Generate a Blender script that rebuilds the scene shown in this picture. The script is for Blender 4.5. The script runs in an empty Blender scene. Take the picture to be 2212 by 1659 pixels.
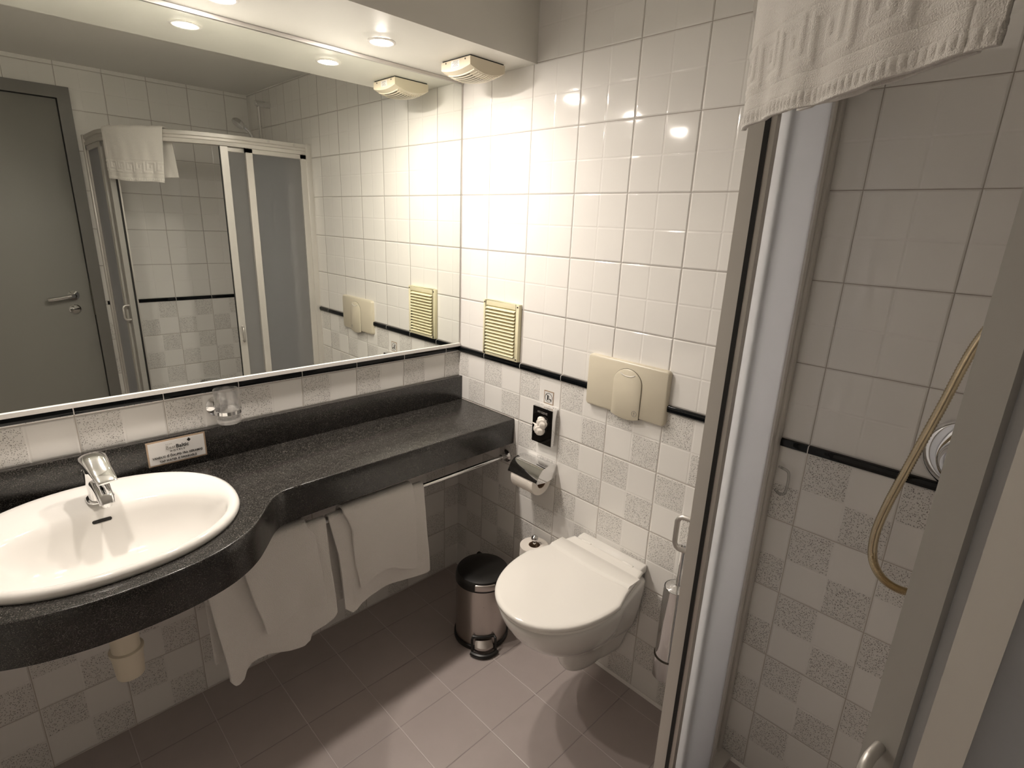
import bpy, bmesh, math, random
import numpy as np
from mathutils import Vector, Matrix

random.seed(7)
rng = np.random.default_rng(7)
S = bpy.context.scene
COL = S.collection
PI = math.pi

# ------------------------------------------------------------------ camera
cam_d = bpy.data.cameras.new('camera')
cam_o = bpy.data.objects.new('camera', cam_d)
COL.objects.link(cam_o)
Rr = ((0.71322161, -0.69991411, 0.03788373),
      (0.17304254, 0.2281918, 0.95811522),
      (-0.67924312, -0.67679298, 0.28386624))
M = Matrix.Identity(4)
for i in range(3):
    for j in range(3):
        M[i][j] = Rr[j][i]
M[0][3], M[1][3], M[2][3] = -1.40278, -1.71618, 1.541654
cam_o.matrix_world = M
cam_d.sensor_fit = 'HORIZONTAL'
cam_d.sensor_width = 36.0
cam_d.lens = 1167.13 / 2212 * 36.0
cam_d.clip_start = 0.01
S.camera = cam_o

# ------------------------------------------------------------------ world, exposure
W = bpy.data.worlds.new('world'); S.world = W
W.use_nodes = True
W.node_tree.nodes['Background'].inputs[0].default_value = (0.9, 0.8, 0.7, 1)
W.node_tree.nodes['Background'].inputs[1].default_value = 0.02
S.view_settings.view_transform = 'Standard'
S.view_settings.look = 'None'
S.view_settings.exposure = 0.06
S.view_settings.gamma = 1.0
S.view_settings.use_curve_mapping = False
S.cycles.max_bounces = 8
S.cycles.diffuse_bounces = 4
S.cycles.glossy_bounces = 4
S.cycles.transmission_bounces = 7
LAMP_E = 970.0            # emission strength of one downlight lens
LAMP_COL = (1.0, 0.905, 0.815)
LAMPS = [(-0.44, -0.17), (-0.865, -0.15), (-1.31, -0.15)]

# ------------------------------------------------------------------ dimensions
ZP = 1.046                # top of the black pencil tile
ZL = 1.026                # underside of the pencil tile
YB = -2.11                # opposite (shower and door) wall
XL = -2.20                # end wall behind the camera
ZC = 2.24                 # ceiling
ZS = 2.033                # underside of the soffit
YS = -0.375               # face of the soffit

# ------------------------------------------------------------------ node helpers
class NT:
    def __init__(s, name):
        s.m = bpy.data.materials.new(name); s.m.use_nodes = True
        s.t = s.m.node_tree; s.n = s.t.nodes; s.n.clear()
        s.out = s.n.new('ShaderNodeOutputMaterial')
    def new(s, typ, **kw):
        x = s.n.new(typ)
        for k, v in kw.items(): setattr(x, k, v)
        return x
    def link(s, a, b): s.t.links.new(a, b)
    def val(s, x, sock):
        if isinstance(x, (int, float)): sock.default_value = x
        elif isinstance(x, tuple): sock.default_value = x
        else: s.link(x, sock)
    def math(s, op, a, b=0.0, c=None, clamp=False):
        x = s.new('ShaderNodeMath', operation=op, use_clamp=clamp)
        s.val(a, x.inputs[0]); s.val(b, x.inputs[1])
        if c is not None: s.val(c, x.inputs[2])
        return x.outputs[0]
    def mix(s, f, a, b):
        x = s.new('ShaderNodeMix', data_type='RGBA')
        s.val(f, x.inputs[0]); s.val(a, x.inputs[6]); s.val(b, x.inputs[7])
        return x.outputs[2]
    def sstep(s, v, a, b, lo=0.0, hi=1.0):
        x = s.new('ShaderNodeMapRange', interpolation_type='SMOOTHSTEP')
        s.val(v, x.inputs[0])
        for i, q in enumerate((a, b, lo, hi)): x.inputs[i + 1].default_value = q
        return x.outputs[0]
    def bsdf(s, color=(0.8, 0.8, 0.8, 1), rough=0.5, metal=0.0, normal=None, coat=0.0, **kw):
        b = s.new('ShaderNodeBsdfPrincipled')
        s.val(color, b.inputs['Base Color']); s.val(rough, b.inputs['Roughness']); s.val(metal, b.inputs['Metallic'])
        if coat: b.inputs['Coat Weight'].default_value = coat; b.inputs['Coat Roughness'].default_value = 0.03
        for k, v in kw.items(): s.val(v, b.inputs[k])
        if normal is not None: s.link(normal, b.inputs['Normal'])
        return b
    def bump(s, h, dist=0.001, strength=1.0, normal=None):
        b = s.new('ShaderNodeBump'); b.inputs['Strength'].default_value = strength
        b.inputs['Distance'].default_value = dist; s.link(h, b.inputs['Height'])
        if normal is not None: s.link(normal, b.inputs['Normal'])
        return b.outputs[0]
    def pos(s):
        g = s.new('ShaderNodeNewGeometry'); x = s.new('ShaderNodeSeparateXYZ')
        s.link(g.outputs['Position'], x.inputs[0]); return g.outputs['Position'], x.outputs
    def obj(s):
        g = s.new('ShaderNodeTexCoord'); return g.outputs['Object']
    def noise(s, scale, detail=2.0, rough=0.5, vec=None):
        x = s.new('ShaderNodeTexNoise'); x.inputs['Scale'].default_value = scale
        x.inputs['Detail'].default_value = detail; x.inputs['Roughness'].default_value = rough
        if vec is not None: s.link(vec, x.inputs['Vector'])
        return x.outputs[0]
    def done(s, sh):
        s.link(sh.outputs[0] if hasattr(sh, 'outputs') else sh, s.out.inputs[0]); return s.m

def simple(name, col, rough=0.5, metal=0.0, nscale=0, ndist=0.0005, cvar=0.0, **kw):
    t = NT(name)
    n = None; c = (*col, 1)
    if nscale:
        nz = t.noise(nscale, 4.0, 0.6, t.obj())
        n = t.bump(nz, ndist)
        if cvar:
            d = tuple(max(0, q * (1 - cvar)) for q in col) + (1,)
            c = t.mix(nz, d, c)
    return t.done(t.bsdf(c, rough, metal, n, **kw))

def wall_tile(name, axis, u0, zl, zu, rowl=0.102, rowu=0.099, par=0):
    """20 cm glazed wall tiles scored into 10 cm squares; plain above the pencil strip, chequered with speckled squares below."""
    t = NT(name)
    P, xyz = t.pos()
    u = t.math('DIVIDE', t.math('SUBTRACT', t.math('MULTIPLY', xyz[axis], -1.0), u0), 0.1)
    z = xyz[2]
    low = t.math('LESS_THAN', z, (zl + zu) / 2)
    vl = t.math('DIVIDE', t.math('SUBTRACT', zl, z), rowl)
    vu = t.math('DIVIDE', t.math('SUBTRACT', z, zu), rowu)
    v = t.math('ADD', t.math('MULTIPLY', vl, low), t.math('MULTIPLY', vu, t.math('SUBTRACT', 1.0, low)))
    def dist(c, period):      # distance to nearest line in metres (coord in 10 cm units)
        f = t.math('FRACT', t.math('ADD', t.math('DIVIDE', c, period), 0.5))
        return t.math('MULTIPLY', t.math('ABSOLUTE', t.math('SUBTRACT', f, 0.5)), 0.1 * period)
    dmaj = t.math('MINIMUM', dist(u, 2.0), dist(v, 2.0))
    dmin = t.math('MINIMUM', dist(u, 1.0), dist(v, 1.0))
    grout = t.sstep(dmaj, 0.0007, 0.0014, 1.0, 0.0)
    hmaj = t.sstep(dmaj, 0.0006, 0.0050)
    hmin = t.sstep(dmin, 0.0000, 0.0045)
    wav = t.noise(9.0, 1.0, 0.4, P)
    h = t.math('ADD', t.math('ADD', t.math('MULTIPLY', hmaj, 0.9), t.math('MULTIPLY', hmin, 0.5)), t.math('MULTIPLY', wav, 0.8))
    # speckled squares
    fu = t.math('FLOOR', u); fv = t.math('FLOOR', v)
    chk = t.math('MODULO', t.math('ADD', t.math('ADD', fu, fv), 100.0 + par), 2.0)
    chk = t.math('MULTIPLY', t.math('GREATER_THAN', chk, 0.5), low)
    edge = t.math('GREATER_THAN', dmin, 0.003)
    chk = t.math('MULTIPLY', chk, edge)
    vo = t.new('ShaderNodeTexVoronoi'); vo.inputs['Scale'].default_value = 300.0
    vo.inputs['Randomness'].default_value = 1.0
    warp = t.new('ShaderNodeTexNoise'); warp.inputs['Scale'].default_value = 160.0
    t.link(P, warp.inputs['Vector'])
    vm = t.new('ShaderNodeVectorMath', operation='MULTIPLY_ADD')
    t.link(warp.outputs['Color'], vm.inputs[0]); vm.inputs[1].default_value = (0.0055,) * 3; t.link(P, vm.inputs[2])
    t.link(vm.outputs[0], vo.inputs['Vector'])
    sel = t.new('ShaderNodeSeparateColor'); t.link(vo.outputs['Color'], sel.inputs[0])
    dot = t.math('MULTIPLY', t.sstep(vo.outputs['Distance'], 0.26, 0.42, 1.0, 0.0), t.math('GREATER_THAN', sel.outputs[0], 0.36))
    dot = t.math('MULTIPLY', dot, chk)
    base = t.mix(chk, (0.87, 0.845, 0.81, 1), (0.79, 0.765, 0.73, 1))
    colr = t.mix(dot, base, (0.27, 0.25, 0.23, 1))
    gcol = t.mix(low, (0.40, 0.36, 0.32, 1), (0.50, 0.45, 0.40, 1))
    colr = t.mix(grout, colr, gcol)
    h = t.math('SUBTRACT', h, t.math('MULTIPLY', dot, 0.25))
    n = t.bump(h, 0.0012)
    rough = t.math('MAXIMUM', t.math('MULTIPLY', grout, 0.6), t.math('ADD', t.math('MULTIPLY', chk, 0.25), 0.07))
    return t.done(t.bsdf(colr, rough, 0.0, n))

def floor_mat():
    t = NT('floor_tiles')
    P, xyz = t.pos()
    def dist(c, o, p):
        f = t.math('FRACT', t.math('ADD', t.math('DIVIDE', t.math('SUBTRACT', c, o), p), 0.5))
        return t.math('MULTIPLY', t.math('ABSOLUTE', t.math('SUBTRACT', f, 0.5)), p)
    dx = dist(xyz[0], -0.067, 0.205); dy = dist(xyz[1], -0.557, 0.205)
    d = t.math('MINIMUM', dx, dy)
    g = t.sstep(d, 0.0008, 0.0020, 1.0, 0.0)
    gx = t.sstep(dx, 0.0008, 0.0020, 1.0, 0.0)
    gc = t.mix(gx, (0.30, 0.26, 0.245, 1), (0.60, 0.54, 0.52, 1))
    nz = t.noise(14.0, 5.0, 0.6, P)
    base = t.mix(nz, (0.40, 0.345, 0.325, 1), (0.46, 0.40, 0.38, 1))
    c = t.mix(g, base, gc)
    fine = t.noise(420.0, 2.0, 0.5, P)
    h = t.math('ADD', t.sstep(d, 0.0, 0.003), t.math('MULTIPLY', fine, 0.15))
    return t.done(t.bsdf(c, 0.38, 0.0, t.bump(h, 0.0007)))

def granite(name='granite'):
    t = NT(name)
    P, _ = t.pos()
    a = t.noise(480.0, 3.0, 0.8, P)
    b = t.noise(45.0, 4.0, 0.6, P)
    f = t.math('MULTIPLY', t.sstep(a, 0.48, 0.70), t.sstep(b, 0.25, 0.75, 0.5, 1.0))
    c = t.mix(f, (0.008, 0.007, 0.006, 1), (0.17, 0.157, 0.142, 1))
    g = t.new('ShaderNodeNewGeometry')
    return t.done(t.bsdf(c, 0.24, 0.0, None, **{'Specular IOR Level': 0.7}))

def terry(name, col=(0.93, 0.895, 0.85), d=0.0022, sc=420.0):
    t = NT(name)
    o = t.obj()
    a = t.noise(sc, 3.0, 0.7, o)
    v = t.new('ShaderNodeTexVoronoi'); v.inputs['Scale'].default_value = sc * 1.2; t.link(o, v.inputs['Vector'])
    h = t.math('ADD', t.math('MULTIPLY', a, 0.7), t.math('MULTIPLY', v.outputs['Distance'], 0.5))
    b = t.noise(26.0, 3.0, 0.5, o)
    h2 = t.math('ADD', h, t.math('MULTIPLY', b, 1.2))
    c = t.mix(a, tuple(q * 0.93 for q in col) + (1,), (*col, 1))
    return t.done(t.bsdf(c, 0.95, 0.0, t.bump(h2, d), **{'Sheen Weight': 0.25}))

def frosted(name):
    t = NT(name)
    n = t.bump(t.noise(300.0, 2.0, 0.5, t.obj()), 0.0003)
    gl = t.new('ShaderNodeBsdfPrincipled')
    gl.inputs['Base Color'].default_value = (0.86, 0.87, 0.87, 1)
    gl.inputs['Roughness'].default_value = 0.5
    gl.inputs['Transmission Weight'].default_value = 0.75
    gl.inputs['IOR'].default_value = 1.18
    t.link(n, gl.inputs['Normal'])
    tr = t.new('ShaderNodeBsdfTranslucent'); tr.inputs[0].default_value = (0.80, 0.80, 0.82, 1)
    tp = t.new('ShaderNodeBsdfTransparent')
    m1 = t.new('ShaderNodeMixShader'); m1.inputs[0].default_value = 0.70
    t.link(gl.outputs[0], m1.inputs[1]); t.link(tr.outputs[0], m1.inputs[2])
    m2 = t.new('ShaderNodeMixShader'); m2.inputs[0].default_value = 0.06
    t.link(m1.outputs[0], m2.inputs[1]); t.link(tp.outputs[0], m2.inputs[2])
    return t.done(m2)

def glass(name, tint=(1.0, 1.0, 1.0)):
    t = NT(name)
    b = t.bsdf((*tint, 1), 0.0, 0.0); b.inputs['Transmission Weight'].default_value = 1.0; b.inputs['IOR'].default_value = 1.45
    tp = t.new('ShaderNodeBsdfTransparent'); tp.inputs[0].default_value = (*tint, 1)
    m = t.new('ShaderNodeMixShader'); m.inputs[0].default_value = 0.5
    t.link(b.outputs[0], m.inputs[1]); t.link(tp.outputs[0], m.inputs[2])
    return t.done(m)

def brushed(name, col, rough=0.3):
    t = NT(name)
    mp = t.new('ShaderNodeMapping'); t.link(t.obj(), mp.inputs[0]); mp.inputs['Scale'].default_value = (60, 60, 60)
    nz = t.noise(1.0, 3.0, 0.6, mp.outputs[0])
    r = t.math('ADD', t.math('MULTIPLY', nz, 0.03), rough - 0.015)
    return t.done(t.bsdf((*col, 1), r, 1.0, None))

def emit(name, col, s):
    t = NT(name)
    e = t.new('ShaderNodeEmission'); e.inputs[0].default_value = (*col, 1); e.inputs[1].default_value = s
    return t.done(e)

MT = {}
MT['tile_t'] = wall_tile('tiles_toilet_wall', 1, 0.1627, ZL, ZP, par=1)
MT['tile_m'] = wall_tile('tiles_mirror_wall', 0, 0.0758, 1.0225, ZP, par=0)
MT['tile_b'] = wall_tile('tiles_shower_wall', 0, -0.07, 1.012, 1.032, par=1)
MT['tile_l'] = wall_tile('tiles_end_wall', 1, 0.05, ZL, ZP, par=0)
MT['floor'] = floor_mat()
MT['granite'] = granite()
MT['paint'] = simple('ceiling_paint', (0.80, 0.78, 0.74), 0.6, nscale=90, ndist=0.0003)
MT['soffit'] = simple('soffit_paint', (0.82, 0.80, 0.74), 0.45, nscale=90, ndist=0.0002)
MT['black'] = simple('black_glaze', (0.003, 0.004, 0.005), 0.06, nscale=30, ndist=0.0003, **{'Specular IOR Level': 0.32})
MT['grout'] = simple('white_grout', (0.82, 0.79, 0.75), 0.5, nscale=200)
MT['chrome'] = simple('chrome', (0.80, 0.80, 0.80), 0.06, 1.0, nscale=12, ndist=0.00005)
MT['ceramic'] = simple('white_ceramic', (0.80, 0.775, 0.735), 0.06, nscale=6, ndist=0.0002, coat=0.4)
MT['lid'] = simple('white_lid_plastic', (0.88, 0.85, 0.80), 0.10, nscale=8, ndist=0.0002, coat=0.3)
MT['cream'] = simple('cream_plastic', (0.72, 0.64, 0.50), 0.30, nscale=40, ndist=0.0001)
MT['cream2'] = simple('aged_cream_plastic', (0.72, 0.655, 0.52), 0.28, nscale=5, ndist=0.0001, cvar=0.10)
MT['ivory'] = simple('ivory_enamel', (0.86, 0.80, 0.56), 0.35, nscale=40, ndist=0.0001)
MT['pipe'] = simple('cream_pipe_plastic', (0.78, 0.70, 0.56), 0.35, nscale=30, ndist=0.0001)
MT['alu'] = simple('matt_aluminium', (0.60, 0.575, 0.545), 0.42, 0.85, nscale=250, ndist=0.0001)
MT['whitealu'] = simple('white_coated_profile', (0.66, 0.63, 0.59), 0.35, 0.35, nscale=200, ndist=0.0001)
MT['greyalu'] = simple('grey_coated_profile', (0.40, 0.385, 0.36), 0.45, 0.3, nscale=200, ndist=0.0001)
MT['frost'] = frosted('frosted_glass')
MT['rubber'] = simple('black_rubber', (0.012, 0.011, 0.010), 0.6, nscale=100)
MT['blackpl'] = simple('black_plastic', (0.010, 0.009, 0.008), 0.35, nscale=80, ndist=0.0001)
MT['darkrefl'] = simple('chrome_painted_dark_reflection', (0.055, 0.05, 0.045), 0.05, 0.9, nscale=10, ndist=0.00005)  # chrome dispenser front, with its dark reflection put into the base colour
MT['steel'] = brushed('brushed_steel', (0.56, 0.52, 0.49), 0.28)
MT['paper'] = simple('white_paper', (0.86, 0.80, 0.73), 0.9, nscale=300, ndist=0.0004)
MT['card'] = simple('cardboard_core', (0.30, 0.20, 0.13), 0.9, nscale=200)
MT['towel'] = terry('white_terry')
MT['towel2'] = terry('white_towelling_embossed', (0.88, 0.84, 0.79), 0.0014, 620.0)
MT['glass'] = glass('clear_glass')
MT['doorp'] = simple('taupe_door_laminate', (0.25, 0.24, 0.22), 0.45, nscale=60, ndist=0.0001)
MT['doorf'] = simple('taupe_door_frame', (0.20, 0.19, 0.175), 0.4, nscale=60, ndist=0.0001)
MT['label'] = simple('sign_white', (0.80, 0.78, 0.76), 0.35, nscale=60, ndist=0.00005)
MT['bronze'] = simple('sign_border', (0.46, 0.34, 0.24), 0.4, 0.3, nscale=60)
MT['ink'] = simple('black_ink', (0.02, 0.02, 0.02), 0.5, nscale=60)
MT['inkgrey'] = simple('grey_ink', (0.30, 0.28, 0.26), 0.5, nscale=60)
MT['dark'] = simple('dark_void', (0.012, 0.011, 0.010), 0.7, nscale=60)
MT['gold'] = simple('hose_brass_tint', (0.62, 0.52, 0.36), 0.22, 1.0, nscale=60)
MT['screw'] = simple('screw_head', (0.10, 0.09, 0.07), 0.4, 0.6, nscale=60)
MT['clearpl'] = glass('clear_plastic', (0.80, 0.80, 0.79))
MT['lens'] = emit('lamp_lens', LAMP_COL, LAMP_E)
def mirror_mat():
    t = NT('mirror_silver')
    return t.done(t.bsdf((0.86, 0.88, 0.835, 1), 0.0, 1.0, None))
MT['mirror'] = mirror_mat()

# ------------------------------------------------------------------ mesh helpers
def tag(o, label=None, cat=None, group=None, kind=None):
    if label: o['label'] = label
    if cat: o['category'] = cat
    if group: o['group'] = group
    if kind: o['kind'] = kind
    return o

def empty(name, loc, label, cat, group=None):
    o = bpy.data.objects.new(name, None); COL.objects.link(o)
    o.location = loc; o.empty_display_size = 0.05
    return tag(o, label, cat, group)

def mesh(name, verts, faces, mat, parent=None, smooth=False, bevel=0.0, seg=2, sharp=35):
    me = bpy.data.meshes.new(name)
    me.from_pydata([tuple(float(c) for c in v) for v in verts], [], [tuple(f) for f in faces])
    bm = bmesh.new(); bm.from_mesh(me)
    bmesh.ops.remove_doubles(bm, verts=bm.verts, dist=1e-6)
    bmesh.ops.recalc_face_normals(bm, faces=bm.faces)
    if bevel:
        es = [e for e in bm.edges if len(e.link_faces) == 2 and e.calc_face_angle(0) > math.radians(sharp)]
        bmesh.ops.bevel(bm, geom=es, offset=bevel, segments=seg, profile=0.5, affect='EDGES', clamp_overlap=True)
        smooth = True
    bm.to_mesh(me); bm.free()
    if smooth:
        for p in me.polygons: p.use_smooth = True
        me.set_sharp_from_angle(angle=math.radians(sharp))
    me.materials.append(mat)
    o = bpy.data.objects.new(name, me); COL.objects.link(o)
    if parent is not None:
        o.parent = parent
        o.matrix_parent_inverse = Matrix.Translation(-wloc(parent))
    return o

def wloc(o):
    v = Vector(o.location)
    # children keep identity location, so only the root empty has an offset
    return v if o.parent is None else Vector((0, 0, 0)) + wloc_parent(o)
def wloc_parent(o):
    # a part's own matrix is identity in world space
    return Vector((0, 0, 0))

class G:
    """collects geometry"""
    def __init__(s): s.v = []; s.f = []
    def add(s, v, f):
        n = len(s.v); s.v += [tuple(q) for q in v]; s.f += [tuple(i + n for i in q) for q in f]; return s
    def box(s, lo, hi):
        x0, y0, z0 = lo; x1, y1, z1 = hi
        v = [(x0, y0, z0), (x1, y0, z0), (x1, y1, z0), (x0, y1, z0), (x0, y0, z1), (x1, y0, z1), (x1, y1, z1), (x0, y1, z1)]
        return s.add(v, [(0, 3, 2, 1), (4, 5, 6, 7), (0, 1, 5, 4), (1, 2, 6, 5), (2, 3, 7, 6), (3, 0, 4, 7)])
    def loft(s, rings, closed=True, cap0=True, cap1=True, wrap=False):
        n = len(rings[0]); v = [p for r in rings for p in r]; f = []
        R = len(rings)
        for i in range(R if wrap else R - 1):
            j = (i + 1) % R
            for k in range(n if closed else n - 1):
                a, b = k, (k + 1) % n
                f.append((i * n + a, i * n + b, j * n + b, j * n + a))
        if cap0 and not wrap: f.append(tuple(range(n)))
        if cap1 and not wrap: f.append(tuple(range((R - 1) * n, R * n)))
        return s.add(v, f)
    def tube(s, pts, r, n=12, caps=True, closed=False):
        pts = [Vector(p) for p in pts]; rings = []
        N = len(pts); up = None
        for i, p in enumerate(pts):
            if closed: d = (pts[(i + 1) % N] - pts[i - 1])
            else: d = pts[min(i + 1, N - 1)] - pts[max(i - 1, 0)]
            d.normalize()
            if up is None:
                up = Vector((0, 0, 1)) if abs(d.z) < 0.9 else Vector((1, 0, 0))
            a = up - d * up.dot(d)
            if a.length < 1e-4: a = Vector((1, 0, 0)) - d * d.x
            a.normalize(); b = d.cross(a); up = a
            rr = r[i] if isinstance(r, (list, tuple)) else r
            rings.append([p + a * math.cos(t) * rr + b * math.sin(t) * rr for t in [2 * PI * k / n for k in range(n)]])
        return s.loft(rings, cap0=caps, cap1=caps, wrap=closed)
    def lathe(s, prof, c, axis='z', n=32, cap=True):
        """prof: list of (radius, height) along the axis starting at c"""
        rings = []
        for r, h in prof:
            r = max(r, 1e-5); ring = []
            for k in range(n):
                a = 2 * PI * k / n; x, y = r * math.cos(a), r * math.sin(a)
                if axis == 'z': ring.append((c[0] + x, c[1] + y, c[2] + h))
                elif axis == 'x': ring.append((c[0] + h, c[1] + x, c[2] + y))
                else: ring.append((c[0] + x, c[1] + h, c[2] + y))
            rings.append(ring)
        return s.loft(rings, cap0=cap, cap1=cap)
    def prism(s, pts, fn, a, b):
        """pts 2D polygon, fn(p,q,w)->3D, extruded w from a to b"""
        return s.loft([[fn(p, q, a) for p, q in pts], [fn(p, q, b) for p, q in pts]])
    def out(s, name, mat, parent=None, smooth=False, bevel=0.0, seg=2, sharp=35):
        return mesh(name, s.v, s.f, mat, parent, smooth, bevel, seg, sharp)

def bez(pts, n=8):
    """Catmull-Rom through points"""
    P = [Vector(p) for p in pts]; P = [P[0] * 2 - P[1]] + P + [P[-1] * 2 - P[-2]]
    out = []
    for i in range(1, len(P) - 2):
        for k in range(n):
            t = k / n; a, b, c, d = P[i - 1], P[i], P[i + 1], P[i + 2]
            out.append(0.5 * ((2 * b) + (c - a) * t + (2 * a - 5 * b + 4 * c - d) * t * t + (3 * b - a - 3 * c + d) * t ** 3))
    out.append(P[-2]); return out

def rrect(a0, b0, a1, b1, r, n=5):
    """rounded rectangle outline"""
    o = []
    for cx, cy, s in ((a1 - r, b1 - r, 0), (a0 + r, b1 - r, 1), (a0 + r, b0 + r, 2), (a1 - r, b0 + r, 3)):
        for k in range(n + 1):
            t = (s + k / n) * PI / 2; o.append((cx + r * math.cos(t), cy + r * math.sin(t)))
    return o

def text_mesh(name, body, size, origin, xdir, zdir, mat, parent, align='CENTER', bold=0.0, depth=0.0003, fit=None):
    c = bpy.data.curves.new(name, 'FONT'); c.body = body; c.size = size; c.align_x = align
    c.extrude = depth; c.offset = bold; c.resolution_u = 2
    o = bpy.data.objects.new(name, c); COL.objects.link(o)
    bpy.context.view_layer.update()
    me = bpy.data.meshes.new_from_object(o.evaluated_get(bpy.context.evaluated_depsgraph_get()))
    bpy.data.objects.remove(o)
    X = Vector(xdir).normalized(); Z = Vector(zdir).normalized(); Y = X.cross(Z)
    O = Vector(origin)
    if fit:
        xs_ = [v.co.x for v in me.vertices]; k_ = fit / (max(xs_) - min(xs_))
        for v in me.vertices: v.co.x *= k_
    for v in me.vertices:
        v.co = O + X * v.co.x + Z * v.co.y + (-Y) * v.co.z * -1
    me.materials.clear(); me.materials.append(mat)
    t = bpy.data.objects.new(name, me); COL.objects.link(t)
    t.parent = parent; t.matrix_parent_inverse = Matrix.Translation(-wloc(parent))
    return t

# ------------------------------------------------------------------ room shell
def struct(o): o['kind'] = 'structure'; return o
TH = 0.12
struct(G().box((XL - TH, YB - TH, -TH), (TH, TH, 0)).out('floor', MT['floor']))
struct(G().box((XL - TH, YB - TH, ZC), (TH, TH, ZC + TH)).out('ceiling', MT['paint']))
struct(G().box((XL - TH, 0, 0), (TH, TH, ZC)).out('wall_left', MT['tile_m']))
struct(G().box((0, YB - TH, 0), (TH, 0, ZC)).out('wall_back', MT['tile_t']))
struct(G().box((XL - TH, YB, 0), (XL, 0, ZC)).out('wall_front', MT['tile_l']))
# opposite wall with a door opening
DX1, DX0, DZ = -0.925, -1.775, 2.08
g = G()
g.box((XL - TH, YB - TH, 0), (DX0, YB, ZC)); g.box((DX1, YB - TH, 0), (0, YB, ZC)); g.box((DX0, YB - TH, DZ), (DX1, YB, ZC))
struct(g.out('wall_right', MT['tile_b']))
# soffit over the mirror
struct(G().box((XL, YS, ZS), (0, 0, ZC)).out('trim_1', MT['soffit']))
# pencil strips
def pencil(name, fn, breaks, z0, z1, ext=0.009):
    """fn(u, w, z): u along the wall, w out of the wall"""
    g = G(); gr = G()
    for a, b in zip(breaks[:-1], breaks[1:]):
        a2, b2 = a + 0.0012, b - 0.0012
        if b2 - a2 < 0.003: continue
        prof = []
        for k in range(9):
            t = -PI / 2 + PI * k / 8
            prof.append((ext * math.cos(t) ** 0.28 if math.cos(t) > 0 else 0.0, (z0 + z1) / 2 + (z1 - z0) / 2 * math.sin(t)))
        g.loft([[fn(a2, w, z) for w, z in prof], [fn(b2, w, z) for w, z in prof]])
        gr.loft([[fn(b - 0.0013, w * 0.93, z) for w, z in prof], [fn(b + 0.0013, w * 0.93, z) for w, z in prof]])
    o = struct(g.out(name, MT['black'], None, True, sharp=50))
    gr.out('grout', MT['grout'], o)
    return o
def brk(first, lim, step=0.2):
    out = [0.0]; v = first
    while v < lim: out.append(v); v += step
    out.append(lim); return out
pencil('trim_2', lambda u, w, z: (-w, -u, z), brk(0.1627, 2.105), ZL, ZP)
pencil('trim_3', lambda u, w, z: (-u, -w, z), brk(0.0758, 2.19), 1.0285, 1.0485)
pencil('trim_4', lambda u, w, z: (-u, YB + w, z), brk(0.13, 0.875), 1.012, 1.032)
# white silicone bead along the floor
struct(G().prism([(0, 0), (0.008, 0), (0, 0.008)], lambda p, q, w: (-p, w, q), YB, 0).out('trim_5', MT['grout']))

# door in the opposite wall
door = empty('door_1', (DX1 - 0.4, YB, 0), None, None); struct(door)
g = G(); fy0, fy1 = YB - 0.07, YB + 0.012
g.box((DX1 - 0.012, fy0, 0), (DX1 + 0.042, fy1, DZ + 0.044)); g.box((DX0 - 0.042, fy0, 0), (DX0 + 0.012, fy1, DZ + 0.044))
g.box((DX0 + 0.012, fy0, DZ - 0.012), (DX1 - 0.012, fy1, DZ + 0.044))
g.out('door_frame', MT['doorf'], door)
G().box((DX0 + 0.014, YB - 0.05, 0.006), (DX1 - 0.016, YB - 0.006, DZ - 0.016)).out('door_leaf', MT['doorp'], door, bevel=0.002)
hx, hz = -1.019, 1.074
g = G().lathe([(0.026, 0), (0.026, 0.006), (0.012, 0.009), (0.011, 0.045)], (hx, YB - 0.006, hz), 'y', 24)
g.tube(bez([(hx, YB + 0.038, hz), (hx - 0.02, YB + 0.044, hz), (hx - 0.06, YB + 0.044, hz - 0.008), (hx - 0.115, YB + 0.042, hz - 0.014)], 5), [0.011] * 15 + [0.009], 12)
tag(g.out('door_handle', MT['chrome'], door, True), 'chrome lever handle')
tag(G().lathe([(0.027, 0), (0.027, 0.005), (0.022, 0.010), (0.006, 0.012)], (hx - 0.004, YB - 0.006, hz - 0.077), 'y', 24).out('lock_rosette', MT['chrome'], door, True), 'round chrome lock rosette')
tag(G().box((DX1 - 0.0175, YB - 0.0065, 0.96), (DX1 - 0.0125, YB + 0.0125, 1.14)).out('strike_plate', MT['screw'], door), 'dark metal strike plate')

# ------------------------------------------------------------------ mirror
mir = empty('wall_mirror', (-1.05, 0, 1.05), 'large frameless mirror covering the wall above the black pencil tiles and vanity', 'mirror')
G().box((-2.18, -0.006, 1.0605), (-0.006, -0.0005, 2.022)).out('mirror_glass', MT['mirror'], mir)
tag(G().box((-2.18, -0.0125, 1.0485), (-0.003, 0, 1.0605)).out('bottom_trim', MT['grout'], mir), 'white strip under the glass')
tag(G().box((-2.18, -0.011, 2.022), (-0.001, 0, 2.032)).out('top_trim', MT['alu'], mir), 'thin grey metal strip')
g = G().box((-0.006, -0.008, 1.0605), (-0.0005, 0, 2.022))
g.out('side_trim', MT['alu'], mir)

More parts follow.
